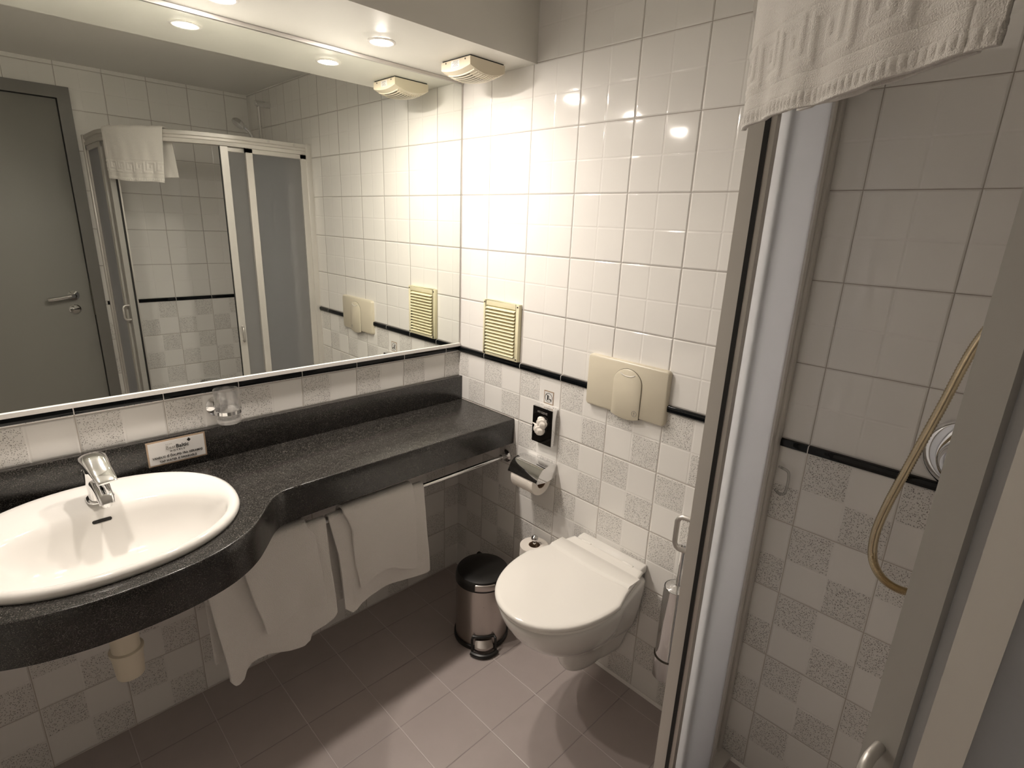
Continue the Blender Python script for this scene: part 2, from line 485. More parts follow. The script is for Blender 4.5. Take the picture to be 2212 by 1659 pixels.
# ------------------------------------------------------------------ downlights
POSN = ['nearest the extractor fan', 'second from the extractor fan', 'above the washbasin, farthest from the fan']
for i, (x, y) in enumerate(LAMPS):
    t = empty('downlight', (x, y, ZS), 'round glowing recessed downlight in the soffit, ' + POSN[i], 'ceiling light', 'downlights in the soffit above the mirror')
    G().lathe([(0.027, -0.0005), (0.036, -0.0005), (0.040, -0.001), (0.041, -0.0025), (0.038, -0.004), (0.030, -0.0045), (0.027, -0.003)], (x, y, ZS), 'z', 32, cap=False).out('ring', MT['grout'], t, True)
    G().lathe([(0.027, -0.0005), (0.027, -0.0035), (0.014, -0.0065), (0.0, -0.007)], (x, y, ZS), 'z', 24).out('lens', MT['lens'], t, True)

# ------------------------------------------------------------------ extractor fan on the soffit
fx0, fx1, fy0, fy1 = -0.203, -0.057, -0.286, -0.142
fan = empty('extractor_fan', ((fx0 + fx1) / 2, (fy0 + fy1) / 2, ZS), 'square cream plastic extractor fan with curved ribbed cover under the soffit', 'extractor fan')
G().box((fx0 + 0.003, fy0 + 0.003, ZS - 0.004), (fx1 - 0.003, fy1 - 0.003, ZS)).out('base_plate', MT['dark'], fan)
def fz(x, y):
    a = (x - (fx0 + fx1) / 2) / ((fx1 - fx0) / 2); b = (y - (fy0 + fy1) / 2) / ((fy1 - fy0) / 2)
    return ZS - 0.027 - 0.016 * (1 - a * a) * 1.0 - 0.009 * (1 - b * b)
N = 24
xs = np.linspace(fx0, fx1, N + 1); ys = np.linspace(fy0, fy1, N + 1)
v = [(x, y, fz(x, y)) for y in ys for x in xs]; f = []
for j in range(N):
    for i in range(N):
        a = j * (N + 1) + i; f.append((a, a + 1, a + N + 2, a + N + 1))
g = G().add(v, f)
def side(pts):
    n = len(pts); g.add(pts + [(p[0], p[1], ZS - 0.004) for p in pts], [(i, i + 1, n + i + 1, n + i) for i in range(n - 1)])
side([(x, fy0, fz(x, fy0)) for x in xs]); side([(x, fy1, fz(x, fy1)) for x in xs])
side([(fx0, y, fz(fx0, y)) for y in ys]); side([(fx1, y, fz(fx1, y)) for y in ys])
g.add([(fx0, fy0, ZS - 0.004), (fx1, fy0, ZS - 0.004), (fx1, fy1, ZS - 0.004), (fx0, fy1, ZS - 0.004)], [(0, 1, 2, 3)])
g.out('fan_cover', MT['cream'], fan, True, sharp=30)
g = G(); gd = G()
for k in range(11):
    x = fx0 + 0.022 + k * 0.0103
    long_ = (fy0 + 0.004, fy1 - 0.012)
    yy = np.linspace(*long_, 14)
    g.loft([[(x - 0.0030, y, fz(x, y) + 0.001), (x + 0.0030, y, fz(x, y) + 0.001), (x + 0.0022, y, fz(x, y) - 0.0018), (x - 0.0022, y, fz(x, y) - 0.0018)] for y in yy])
    x2 = x + 0.00515
    if k < 10:
        yy = np.linspace(fy0 + 0.034, fy1 - 0.03, 12)
        gd.loft([[(x2 - 0.0021, y, fz(x2, y) + 0.001), (x2 + 0.0021, y, fz(x2, y) + 0.001), (x2 + 0.0021, y, fz(x2, y) - 0.0012), (x2 - 0.0021, y, fz(x2, y) - 0.0012)] for y in yy])
g.out('grille_ribs', MT['cream'], fan)
tag(gd.out('grille_slots', MT['screw'], fan), 'dark slots between the ribs')
lb = G().box((fx0 - 0.0006, -0.233, ZS - 0.026), (fx0, -0.193, ZS - 0.007)).out('rating_label', MT['label'], fan)
g = G()
for r in range(5):
    g.box((fx0 - 0.0009, -0.229 + 0.003 * (r % 2), ZS - 0.0235 + r * 0.0033), (fx0 - 0.0005, -0.199 - 0.004 * (r % 3), ZS - 0.0222 + r * 0.0033))
g.out('small_print', MT['inkgrey'], lb)
for y in (-0.262, -0.166):
    G().lathe([(0.0025, 0), (0.0025, -0.001)], (fx0, y, ZS - 0.009), 'x', 10).out('screw', MT['screw'], fan)

# ------------------------------------------------------------------ vent grille on the toilet wall
vy0, vy1, vz0, vz1 = -0.355, -0.163, 1.050, 1.262
vent = empty('vent_grille', (0, (vy0 + vy1) / 2, vz0), 'cream yellow louvred vent grille on the wall above the black pencil tiles', 'vent')
fd = 0.016
g = G()
b = 0.016
g.box((-fd, vy0, vz0), (0, vy0 + b, vz1)); g.box((-fd, vy1 - b, vz0), (0, vy1, vz1))
g.box((-fd, vy0 + b, vz1 - 0.020), (0, vy1 - b, vz1)); g.box((-fd, vy0 + b, vz0), (0, vy1 - b, vz0 + 0.012))
g.out('frame', MT['ivory'], vent, bevel=0.001)
G().box((-0.002, vy0 + b, vz0 + 0.01), (-0.0005, vy1 - b, vz1 - 0.018)).out('backing', MT['dark'], vent)
n = 14; zz0, zz1 = vz0 + 0.012, vz1 - 0.020; st = (zz1 - zz0) / n
for k in range(n):
    z = zz0 + k * st
    G().prism([(-0.003, z + st), (-0.021, z + st * 0.30), (-0.0225, z + st * 0.22), (-0.0215, z + st * 0.12), (-0.003, z + st * 0.80)],
              lambda p, q, w: (p, w, q), vy0 + b + 0.003, vy1 - b - 0.001).out('louvre', MT['ivory'], vent)
for y in (vy0 + 0.007, vy1 - 0.007):
    for z in (vz0 + 0.008, vz1 - 0.009):
        G().lathe([(0.0032, 0), (0.0030, -0.0012), (0.001, -0.0015)], (-fd, y, z), 'x', 12).out('screw', MT['screw'], vent)

# ------------------------------------------------------------------ flush plate
py0, py1, pz0, pz1 = -0.975, -0.682, 0.980, 1.150
fl = empty('flush_plate', (0, (py0 + py1) / 2, pz0), 'wide cream plastic toilet flush plate with arched push button on wall', 'flush plate')
def yz(x): return lambda p, q, w: (w, p, q)
o1 = rrect(py0, pz0, py1, pz1, 0.012); o2 = rrect(py0 + 0.004, pz0 + 0.004, py1 - 0.004, pz1 - 0.004, 0.010)
G().loft([[(0, p, q) for p, q in o1], [(-0.013, p, q) for p, q in o1], [(-0.017, p, q) for p, q in o2]]).out('plate', MT['cream2'], fl, True, sharp=50)
yc = -0.838; hw = 0.052
def arch(hw, zb, zc, belly=0.010):
    o = [(yc - hw, zc)]
    for k in range(17):
        t = PI - PI * k / 16; o.append((yc + hw * math.cos(t), zc + hw * 0.92 * math.sin(t)))
    for k in range(11):
        s = 1 - 2 * k / 10; o.append((yc + hw * s, zb - belly * (1 - s * s)))
    return o
G().prism(arch(hw, pz0 - 0.001, 1.083), lambda p, q, w: (w, p, q), -0.0100, -0.0176).out('button_gap', MT['screw'], fl)
bt = G()
a1 = arch(hw - 0.0012, pz0 - 0.002, 1.083); a2 = arch(hw - 0.004, pz0 + 0.001, 1.083)
bt.loft([[(-0.012, p, q) for p, q in a1], [(-0.0195, p, q) for p, q in a1], [(-0.0215, p, q) for p, q in a2]])
btn = bt.out('push_button', MT['cream2'], fl, True, sharp=50)
g = G().tube([(-0.0215, yc + 0.026 * math.cos(t), 1.117 - 0.010 * math.sin(t)) for t in np.linspace(0.15, PI - 0.15, 14)], 0.0016, 8)
g.out('thumb_ridge', MT['lid'], btn, True)
g = G()
cy_, cz_ = yc - 0.036, 0.995
g.tube([(-0.0217, cy_ + 0.0085 * math.cos(t), cz_ + 0.0085 * math.sin(t)) for t in np.linspace(0, 2 * PI, 25)[:-1]], 0.0008, 6, closed=True)
g.tube([(-0.0217, cy_, cz_ - 0.005), (-0.0217, cy_, cz_ + 0.004)], 0.0009, 6)
g.tube([(-0.0217, cy_ - 0.002, cz_ + 0.001), (-0.0217, cy_, cz_ + 0.005), (-0.0217, cy_ + 0.002, cz_ + 0.001)], 0.0007, 6)
g.out('round_symbol', MT['inkgrey'], btn)

# ------------------------------------------------------------------ small pictogram sign
sg = empty('pictogram_sign', (0, -0.508, 0.925), 'small square sticker with a round do-not-litter pictogram above the bag dispenser', 'sign')
G().box((-0.0008, -0.531, 0.925), (0, -0.485, 0.974)).out('border', MT['bronze'], sg)
G().box((-0.0013, -0.5275, 0.9285), (-0.0007, -0.4885, 0.9705)).out('face', MT['label'], sg)
g = G(); sy, sz, sr = -0.508, 0.9495, 0.0165
def X(p, q): return (-0.0018, sy - p, sz + q)
g.tube([X(sr * math.cos(t), sr * math.sin(t)) for t in np.linspace(0, 2 * PI, 33)[:-1]], 0.0007, 6, closed=True)
g.tube([X(-0.0115, 0.0115), X(0.0115, -0.0115)], 0.0007, 6)
g.tube([X(-0.004, 0.009), X(-0.0045, 0.001)], [0.0016, 0.0020], 8); g.tube([X(-0.0045, 0.001), X(-0.006, -0.010)], [0.0016, 0.0010], 8)
g.tube([X(-0.004, 0.001), X(-0.001, -0.010)], [0.0014, 0.0010], 8); g.tube([X(-0.004, 0.007), X(0.002, 0.004)], 0.0010, 8)
g.tube([X(0.004, -0.006), X(0.009, -0.005), X(0.010, -0.010)], [0.0016, 0.0022, 0.0012], 8)
g.out('pictogram', MT['ink'], sg)

# ------------------------------------------------------------------ hygiene bag dispenser
dp = empty('bag_dispenser', (0, -0.51, 0.78), 'small chrome wall dispenser, dark reflection painted on its front, with crumpled white bag pulled out', 'dispenser')
dy0, dy1, dz0, dz1 = -0.557, -0.462, 0.780, 0.917
G().box((-0.030, dy0, dz0), (0, dy1, dz1)).out('box', MT['chrome'], dp, bevel=0.0015)
G().box((-0.0312, dy0 + 0.001, dz0 + 0.001), (-0.0295, dy1 - 0.001, dz1 - 0.001)).out('front', MT['darkrefl'], dp)
tag(text_mesh('lettering', 'HYGIENE', 0.0115, (-0.0316, (dy0 + dy1) / 2, dz1 - 0.022), (0, -1, 0), (0, 0, 1), MT['inkgrey'], dp), 'small engraved grey letters')
ecy, ecz = -0.508, 0.848
G().prism([(ecy + 0.026 * math.cos(t), ecz + 0.036 * math.sin(t)) for t in np.linspace(0, 2 * PI, 33)[:-1]], lambda p, q, w: (w, p, q), -0.0305, -0.0316).out('opening', MT['dark'], dp)
def crumple(name, c, rad, seed, mat, parent, ax=1.0):
    bm = bmesh.new(); bmesh.ops.create_icosphere(bm, subdivisions=4, radius=1.0)
    r2 = np.random.default_rng(seed); dirs = r2.normal(size=(14, 3)); dirs /= np.linalg.norm(dirs, axis=1)[:, None]
    for v_ in bm.verts:
        d = np.array(v_.co); s = np.sort(dirs @ d)
        k = 0.72 + 0.45 * s[-1] - 0.30 * s[-2] + 0.10 * math.sin(9 * d[0] + 7 * d[1] + 5 * d[2])
        v_.co = Vector((c[0] + d[0] * k * rad[0], c[1] + d[1] * k * rad[1], c[2] + d[2] * k * rad[2]))
    me = bpy.data.meshes.new(name); bm.to_mesh(me); bm.free()
    for p in me.polygons: p.use_smooth = True
    me.materials.append(mat)
    o = bpy.data.objects.new(name, me); COL.objects.link(o)
    if parent is not None:
        o.parent = parent; o.matrix_parent_inverse = Matrix.Translation(-wloc(parent))
    return o
def gjoin_crumple():
    g = G()
    for c, rad, seed in (((-0.036, -0.512, 0.862), (0.013, 0.024, 0.024), 3), ((-0.036, -0.502, 0.835), (0.014, 0.027, 0.024), 5)):
        o = crumple('tmp', c, rad, seed, MT['paper'], None)
        g.add([tuple(v_.co) for v_ in o.data.vertices], [tuple(p.vertices) for p in o.data.polygons])
        bpy.data.objects.remove(o)
    g.loft([[(-0.034, -0.487, 0.852), (-0.040, -0.487, 0.846), (-0.034, -0.487, 0.840)], [(-0.036, -0.466, 0.853), (-0.037, -0.466, 0.852), (-0.036, -0.466, 0.851)]])
    return g
tag(gjoin_crumple().out('paper_bag', MT['paper'], dp, True, sharp=80), 'crumpled white bag sticking out of the oval opening')

# ------------------------------------------------------------------ toilet paper holder and its roll
hp = empty('toilet_roll_holder', (0, -0.49, 0.66), 'chrome covered toilet roll holder on the wall beside the vanity end', 'toilet roll holder')
prof = [(0.0, 0.708), (-0.045, 0.716), (-0.078, 0.708), (-0.094, 0.692), (-0.108, 0.666), (-0.1055, 0.665), (-0.092, 0.690), (-0.077, 0.705), (-0.045, 0.7135), (0.0, 0.7055)]
G().prism(prof, lambda p, q, w: (p, w, q), -0.566, -0.421).out('cover', MT['chrome'], hp, True, sharp=40)
sideP = [(0.0, 0.7055), (-0.045, 0.7135), (-0.077, 0.705), (-0.092, 0.688), (-0.1055, 0.661), (-0.055, 0.653), (-0.018, 0.657), (0.0, 0.668)]
for y in (-0.566, -0.4225):
    G().prism(sideP, lambda p, q, w: (p, w, q), y, y + 0.0015).out('side_plate', MT['chrome'], hp)
G().lathe([(0.006, 0), (0.006, 0.138)], (-0.058, -0.5635, 0.668), 'y', 16).out('spindle', MT['chrome'], hp, True)
G().box((-0.006, -0.548, 0.655), (0, -0.440, 0.703)).out('wall_plate', MT['chrome'], hp)
def roll(name, c, axis, r, ri, h, label, parent=None):
    rt = empty(name, c, label, 'toilet roll')
    m = 36
    G().lathe([(ri, 0), (ri + 0.001, 0), (r - 0.002, 0), (r, 0.002), (r, h - 0.002), (r - 0.002, h), (ri + 0.001, h), (ri, h)], c, axis, m, cap=False).out('paper', MT['paper'], rt, True, sharp=40)
    G().lathe([(ri - 0.0015, 0.001), (ri - 0.0015, h - 0.001), (ri, h - 0.0005), (ri, 0.0005), (ri - 0.0015, 0.001)], c, axis, 24, cap=False).out('cardboard_core', MT['card'], rt, True)
    return rt
r1 = roll('toilet_roll', (-0.058, -0.548, 0.648), 'y', 0.050, 0.0225, 0.110, 'partly used white toilet roll hanging under the chrome cover of the wall holder')
g = G()
pts = [(-0.058 - 0.0505 * math.cos(t), 0.648 + 0.0505 * math.sin(t)) for t in np.linspace(0.5, -0.9, 8)]
g.loft([[(p, -0.547, q) for p, q in pts] + [(p + 0.0006, -0.547, q) for p, q in pts[::-1]], [(p, -0.439, q) for p, q in pts] + [(p + 0.0006, -0.439, q) for p, q in pts[::-1]]])
g.out('loose_sheet', MT['paper'], r1, True)

# spare roll on its upright pin
sp = empty('spare_roll_holder', (-0.07, -0.54, 0.27), 'chrome upright spare roll pin with round knob on the wall behind the toilet', 'spare roll holder')
G().lathe([(0.006, 0), (0.006, 0.136), (0.005, 0.140), (0.0115, 0.148), (0.0135, 0.156), (0.0115, 0.164), (0.004, 0.170)], (-0.07, -0.540, 0.262), 'z', 20).out('pin', MT['chrome'], sp, True)
G().box((-0.076, -0.546, 0.262), (0, -0.534, 0.270)).out('arm', MT['chrome'], sp, bevel=0.002)
G().lathe([(0.022, 0), (0.022, -0.006), (0.012, -0.009)], (0, -0.540, 0.266), 'x', 24).out('wall_flange', MT['chrome'], sp, True)
roll('toilet_roll', (-0.07, -0.540, 0.292), 'z', 0.054, 0.0215, 0.100, 'full white spare toilet roll standing upright between the bin and the toilet')
G().lathe([(0.03, 0), (0.03, 0.004)], (-0.07, -0.540, 0.288), 'z', 24).out('tray', MT['chrome'], sp, True)

# ------------------------------------------------------------------ wall-hung toilet
TY = -0.838
wc = empty('toilet', (-0.25, TY, 0.1), 'white wall-hung toilet with closed lid below the cream flush plate', 'toilet')
def dshape(xf, hw, hb, n=40, p=2.15, back=0.0, bow=0.42):
    """D outline: back edge at x=back half width hb, widest hw, front at xf"""
    o = []
    xm = back + (xf - back) * bow
    for k in range(n + 1):
        t = -PI / 2 + PI * k / n
        c, s = math.cos(t), math.sin(t)
        o.append((xm + (xf - xm) * (abs(c) ** (2 / p)), TY + hw * (abs(s) ** (2 / p)) * (1 if s > 0 else -1)))
    m = 10
    for k in range(1, m + 1):
        u_ = k / m; w = hb + (hw - hb) * (1 - u_) ** 1.0 * (1 - 0.15 * math.sin(PI * u_)); o.append((xm + (back - xm) * u_, TY + w))
    for k in range(m, 0, -1):
        u_ = k / m; w = hb + (hw - hb) * (1 - u_) * (1 - 0.15 * math.sin(PI * u_)); o.append((xm + (back - xm) * u_, TY - w))
    return o
secs = [(0.470, -0.482, 0.176, 0.138), (0.455, -0.485, 0.179, 0.140), (0.430, -0.478, 0.176, 0.140), (0.38, -0.450, 0.160, 0.136), (0.33, -0.408, 0.140, 0.130),
        (0.292, -0.358, 0.120, 0.122), (0.258, -0.308, 0.104, 0.114), (0.238, -0.272, 0.090, 0.106),
        (0.226, -0.258, 0.078, 0.100), (0.200, -0.252, 0.068, 0.090), (0.150, -0.238, 0.058, 0.078), (0.112, -0.206, 0.046, 0.062), (0.102, -0.168, 0.030, 0.045)]
rings = [[(x, y, z) for x, y in dshape(xf, hw, hb)] for z, xf, hw, hb in secs]
bowl = G().loft(rings).out('bowl', MT['ceramic'], wc, True, sharp=60)
md = bowl.modifiers.new('soft', 'SUBSURF'); md.levels = 1; md.render_levels = 1
# raised ceramic shelf behind the lid
G().prism([(0.0, 0.47), (0.0, 0.500), (-0.030, 0.498), (-0.050, 0.488), (-0.075, 0.47)], lambda p, q, w: (p, w, q), TY - 0.134, TY + 0.128).out('hinge_shelf', MT['ceramic'], wc, bevel=0.006, seg=3)
# seat and lid
seat = dshape(-0.488, 0.182, 0.150, back=-0.06)
G().loft([[(x, y, 0.470) for x, y in seat], [(x, y, 0.478) for x, y in seat]]).out('seat', MT['lid'], wc, True, sharp=40)
def lidz(x, y):
    z = 0.492 + 0.004 * min(1, max(0, (x + 0.45) / 0.3))
    return z
lo = dshape(-0.493, 0.187, 0.140, back=-0.034, n=48)
cx0 = -0.24
def scl(o, k): return [(cx0 + (x - cx0) * k, TY + (y - TY) * k) for x, y in o]
rr = [[(x, y, 0.4785) for x, y in scl(lo, 0.985)], [(x, y, 0.481) for x, y in scl(lo, 0.997)], [(x, y, 0.487) for x, y in lo], [(x, y, 0.4915) for x, y in scl(lo, 0.994)], [(x, y, 0.494) for x, y in scl(lo, 0.975)]]
for k in (0.93, 0.85, 0.7, 0.5, 0.25, 0.05):
    q = scl(lo, k); rr.append([(x, y, 0.4945 + 0.0015 * (1 - k)) for x, y in q])
G().loft(rr).out('lid', MT['lid'], wc, True, sharp=60)
# raised ridge across the lid near the hinge
g = G(); zr = 0.4955
for (xa, xb, hgt) in ((-0.150, -0.128, 0.004),):
    ringsr = []
    for k in range(25):
        s = -1 + 2 * k / 24; y = TY + s * 0.158; off = -0.012 * (1 - s * s)
        ringsr.append([(xa + off, y, zr - 0.003), ((xa + xb) / 2 + off, y, zr + hgt), (xb + off, y, zr + 0.0035), (xb + 0.045, y, zr + 0.002), (xb + 0.050, y, zr - 0.003)])
    g.loft(ringsr)
g.out('lid_ridge', MT['lid'], wc, True, sharp=60)
for y in (TY - 0.085, TY + 0.085):
    G().lathe([(0.006, 0), (0.007, 0.002), (0.007, 0.038), (0.006, 0.040)], (-0.040, y - 0.02, 0.490), 'y', 16).out('hinge', MT['lid'], wc, True)
# side cut-outs with fixing covers
for s in (-1, 1):
    G().lathe([(0.010, 0), (0.010, 0.003), (0.006, 0.004)], (-0.06, TY + s * 0.118, 0.33), 'y', 16).out('fixing_cap', MT['ceramic'], wc, True)

# ------------------------------------------------------------------ pedal bin
BX, BY = -0.212, -0.412
bn = empty('pedal_bin', (BX, BY, 0), 'small round brushed steel pedal bin with black lid beside the toilet', 'bin')
G().lathe([(0.104, 0), (0.106, 0.004), (0.105, 0.016), (0.100, 0.018)], (BX, BY, 0), 'z', 48).out('base_ring', MT['blackpl'], bn, True)
G().lathe([(0.0985, 0), (0.0990, 0.004), (0.0975, 0.232), (0.0970, 0.236)], (BX, BY, 0.016), 'z', 64).out('body', MT['steel'], bn, True)
G().lathe([(0.100, 0), (0.1025, 0.001), (0.1025, 0.012), (0.100, 0.030), (0.095, 0.037), (0.080, 0.042), (0.05, 0.045), (0.0, 0.046)], (BX, BY, 0.252), 'z', 64).out('lid', MT['blackpl'], bn, True)
ad = math.atan2(-0.075, -0.055)     # direction the pedal faces
def P2(r, a, z): return (BX + r * math.cos(ad + a), BY + r * math.sin(ad + a), z)
g = G()
g.loft([[P2(0.1015, a, 0.262), P2(0.1060, a, 0.262), P2(0.1060, a, 0.282), P2(0.1015, a, 0.286)] for a in np.linspace(-0.36, 0.36, 14)])
tag(g.out('lid_clip', MT['steel'], bn, bevel=0.001), 'silver metal tab on the lid rim')
g = G()
for s in (-1, 1):
    g.tube([P2(0.098, s * 0.40, 0.058), P2(0.112, s * 0.40, 0.056), P2(0.124, s * 0.36, 0.012)], 0.005, 8)
g.tube([P2(0.100, a, 0.058) for a in np.linspace(-0.42, 0.42, 10)], 0.0055, 8)
g.tube([P2(0.126 + 0.018 * math.cos(a * 3.6), a, 0.010) for a in np.linspace(-0.38, 0.38, 12)], 0.0085, 8)
g.out('pedal_frame', MT['blackpl'], bn, True)
g = G()
g.loft([[P2(0.104, a, 0.046), P2(0.112 + 0.016 * math.cos(a * 4), a, 0.030), P2(0.114 + 0.016 * math.cos(a * 4), a, 0.022), P2(0.102, a, 0.036)] for a in np.linspace(-0.30, 0.30, 12)])
tag(g.out('pedal', MT['steel'], bn, True), 'curved silver foot pedal')
G().lathe([(0.012, -0.012), (0.012, 0.012)], P2(0.100, PI, 0.276), 'y', 12).out('lid_hinge', MT['blackpl'], bn, True)

# ------------------------------------------------------------------ toilet brush
HX, HY = -0.052, -1.106
tb = empty('toilet_brush_holder', (HX, HY, 0.2), 'slim chrome wall-mounted toilet brush cylinder beside the shower door', 'toilet brush holder')
def tilt_cyl(name, r, z0, z1, mat, par, n=40, thick=0.0015):
    return G().lathe([(r - thick, z1 - z0 - 0.001), (r, z1 - z0), (r, 0), (r - 0.002, -0.001), (0.0, -0.001)], (HX, HY, z0), 'z', n, cap=False).out(name, mat, par, True, sharp=50)
tilt_cyl('cylinder', 0.040, 0.268, 0.515, MT['chrome'], tb)
tilt_cyl('drip_cup', 0.0415, 0.195, 0.268, MT['chrome'], tb)
G().lathe([(0.0415, 0), (0.043, 0.001), (0.043, 0.004), (0.0415, 0.005)], (HX, HY, 0.266), 'z', 40).out('seam_ring', MT['screw'], tb, True)
G().box((-0.016, HY - 0.012, 0.38), (0, HY + 0.012, 0.45)).out('wall_bracket', MT['chrome'], tb, bevel=0.002)
br = empty('toilet_brush', (HX, HY, 0.25), 'chrome toilet brush handle rising from the wall-mounted cylinder', 'toilet brush')
G().lathe([(0.0375, 0), (0.0385, 0.002), (0.036, 0.007), (0.022, 0.012), (0.009, 0.015), (0.0065, 0.030), (0.0060, 0.070), (0.0085, 0.090), (0.0088, 0.150), (0.007, 0.155)], (HX, HY, 0.508), 'z', 32).out('handle', MT['chrome'], br, True)
G().lathe([(0.006, 0), (0.030, 0.01), (0.032, 0.08), (0.010, 0.10), (0.005, 0.24)], (HX, HY, 0.27), 'z', 20).out('brush_head', MT['label'], br, True)

# ------------------------------------------------------------------ vanity counter
vt = empty('vanity_counter', (-1.1, -0.2, 0.72), 'dark speckled granite vanity counter with curved bulge around the washbasin', 'vanity counter')
outl = [(0.0, -0.340), (-0.30, -0.340), (-0.60, -0.342), (-0.80, -0.344), (-0.872, -0.346), (-0.905, -0.351), (-0.930, -0.366), (-0.950, -0.388), (-0.968, -0.412),
        (-0.988, -0.438), (-1.015, -0.470), (-1.050, -0.500), (-1.095, -0.526), (-1.15, -0.544), (-1.21, -0.554), (-1.28, -0.557), (-1.35, -0.553),
        (-1.41, -0.541), (-1.46, -0.524), (-1.51, -0.498), (-1.545, -0.470), (-1.572, -0.438), (-1.592, -0.412), (-1.61, -0.388), (-1.63, -0.366), (-1.655, -0.351), (-1.69, -0.346), (-1.9, -0.342), (XL, -0.340)]
sm = bez([(x, y, 0) for x, y in outl], 5); front = [(p.x, p.y) for p in sm]
SX, SY, SA, SB = -1.278, -0.272, 0.280, 0.243   # washbasin ellipse
hole = [(SX + (SA - 0.02) * math.cos(t), SY + (SB - 0.02) * math.sin(t)) for t in np.linspace(0, 2 * PI, 49)[:-1]]
poly = [(0, 0)] + front + [(XL, 0)]
def slab(name, poly, hole, z0, z1, mat, parent, bevel=0.004):
    bm = bmesh.new()
    def loop(pts, z):
        vs = [bm.verts.new((x, y, z)) for x, y in pts]
        return vs, [bm.edges.new((vs[i], vs[(i + 1) % len(vs)])) for i in range(len(vs))]
    V1, E1 = loop(poly, z1); V2, E2 = loop(hole, z1)
    r = bmesh.ops.triangle_fill(bm, use_beauty=True, use_dissolve=False, edges=E1 + E2)
    V3, E3 = loop(poly, z0); V4, E4 = loop(hole, z0)
    bmesh.ops.triangle_fill(bm, use_beauty=True, use_dissolve=False, edges=E3 + E4)
    for A, B in ((V1, V3), (V2, V4)):
        for i in range(len(A)):
            j = (i + 1) % len(A); bm.faces.new((A[i], A[j], B[j], B[i]))
    bmesh.ops.recalc_face_normals(bm, faces=bm.faces)
    s1 = set(V1[1:-1])
    es = [e for e in bm.edges if e.verts[0] in s1 and e.verts[1] in s1 and len(e.link_faces) == 2 and e.calc_face_angle(0) > 1.0]
    bmesh.ops.bevel(bm, geom=es, offset=bevel, segments=3, profile=0.5, affect='EDGES')
    me = bpy.data.meshes.new(name); bm.to_mesh(me); bm.free()
    for p in me.polygons: p.use_smooth = True
    me.set_sharp_from_angle(angle=math.radians(30))
    me.materials.append(mat)
    o = bpy.data.objects.new(name, me); COL.objects.link(o); o.parent = parent; o.matrix_parent_inverse = Matrix.Translation(-wloc(parent))
    return o
slab('worktop', poly, hole, 0.792, 0.820, MT['granite'], vt)
# front apron
g = G(); n = len(front)
inner = []
for i, (x, y) in enumerate(front):
    a = Vector(front[max(i - 1, 0)]); b = Vector(front[min(i + 1, n - 1)]); d = (b - a).normalized()
    inner.append((x + 0.02 * d.y, y - 0.02 * d.x))
inner = [(x, y) for x, y in inner]
rings = [[(fx_, fy_, 0.792), (fx_, fy_, 0.720), (ix, iy, 0.720), (ix, iy, 0.792)] for (fx_, fy_), (ix, iy) in zip(front, inner)]
g.loft(rings)
g.out('front_apron', MT['granite'], vt, True, sharp=40)
tag(G().box((XL, -0.0215, 0.820), (0, 0, 0.9215)).out('backsplash', MT['granite'], vt, bevel=0.0012), 'low black granite upstand')

# ------------------------------------------------------------------ washbasin
wb = empty('washbasin', (SX, SY, 0.82), 'white oval ceramic washbasin set into the granite counter', 'washbasin')
def ell(cx, cy, a, b, z, p=2.2, n=72, tiltb=0.0):
    o = []
    for k in range(n):
        t = 2 * PI * k / n; c, s = math.cos(t), math.sin(t)
        x = cx + a * (abs(c) ** (2 / p)) * (1 if c >= 0 else -1); y = cy + b * (abs(s) ** (2 / p)) * (1 if s >= 0 else -1)
        zz = z + tiltb * max(0.0, (y - (SY - 0.02)) / 0.24) ** 1.2
        o.append((x, y, zz))
    return o
BYc = SY - 0.052
rr = [ell(SX, SY, SA - 0.012, SB - 0.012, 0.800), ell(SX, SY, SA - 0.012, SB - 0.012, 0.8195), ell(SX, SY, SA - 0.002, SB - 0.002, 0.8205), ell(SX, SY, SA, SB, 0.828, tiltb=0.002), ell(SX, SY, SA - 0.003, SB - 0.003, 0.837, tiltb=0.004),
      ell(SX, SY, SA - 0.012, SB - 0.012, 0.841, tiltb=0.004), ell(SX, SY - 0.004, SA - 0.022, SB - 0.022, 0.839, tiltb=0.004), ell(SX, SY - 0.026, SA - 0.034, SB - 0.050, 0.8345, tiltb=0.004),
      ell(SX, BYc + 0.006, SA - 0.040, 0.170, 0.828, tiltb=0.002), ell(SX, BYc, SA - 0.047, 0.160, 0.818), ell(SX, BYc, SA - 0.056, 0.150, 0.800), ell(SX, BYc, SA - 0.070, 0.138, 0.775),
      ell(SX, BYc, SA - 0.092, 0.120, 0.750), ell(SX, BYc, SA - 0.125, 0.098, 0.730), ell(SX, BYc, SA - 0.170, 0.070, 0.717), ell(SX, BYc, 0.055, 0.040, 0.711), ell(SX, BYc, 0.022, 0.022, 0.709)]
# outer underside of the bowl
oo = [ell(SX, BYc, 0.03, 0.03, 0.700), ell(SX, BYc, 0.08, 0.06, 0.703), ell(SX, BYc, SA - 0.11, 0.105, 0.722), ell(SX, BYc, SA - 0.07, 0.135, 0.750), ell(SX, BYc, SA - 0.05, 0.150, 0.790)]
G().loft(rr, cap0=False, cap1=False).out('basin', MT['ceramic'], wb, True, sharp=75)
G().loft(oo, cap0=False, cap1=False).out('underside', MT['ceramic'], wb, True)
tag(G().lathe([(0.0225, 0), (0.0225, 0.002), (0.020, 0.003), (0.018, 0.0015), (0.0, 0.0015)], (SX, BYc, 0.709), 'z', 32).out('drain', MT['chrome'], wb, True), 'round chrome drain')
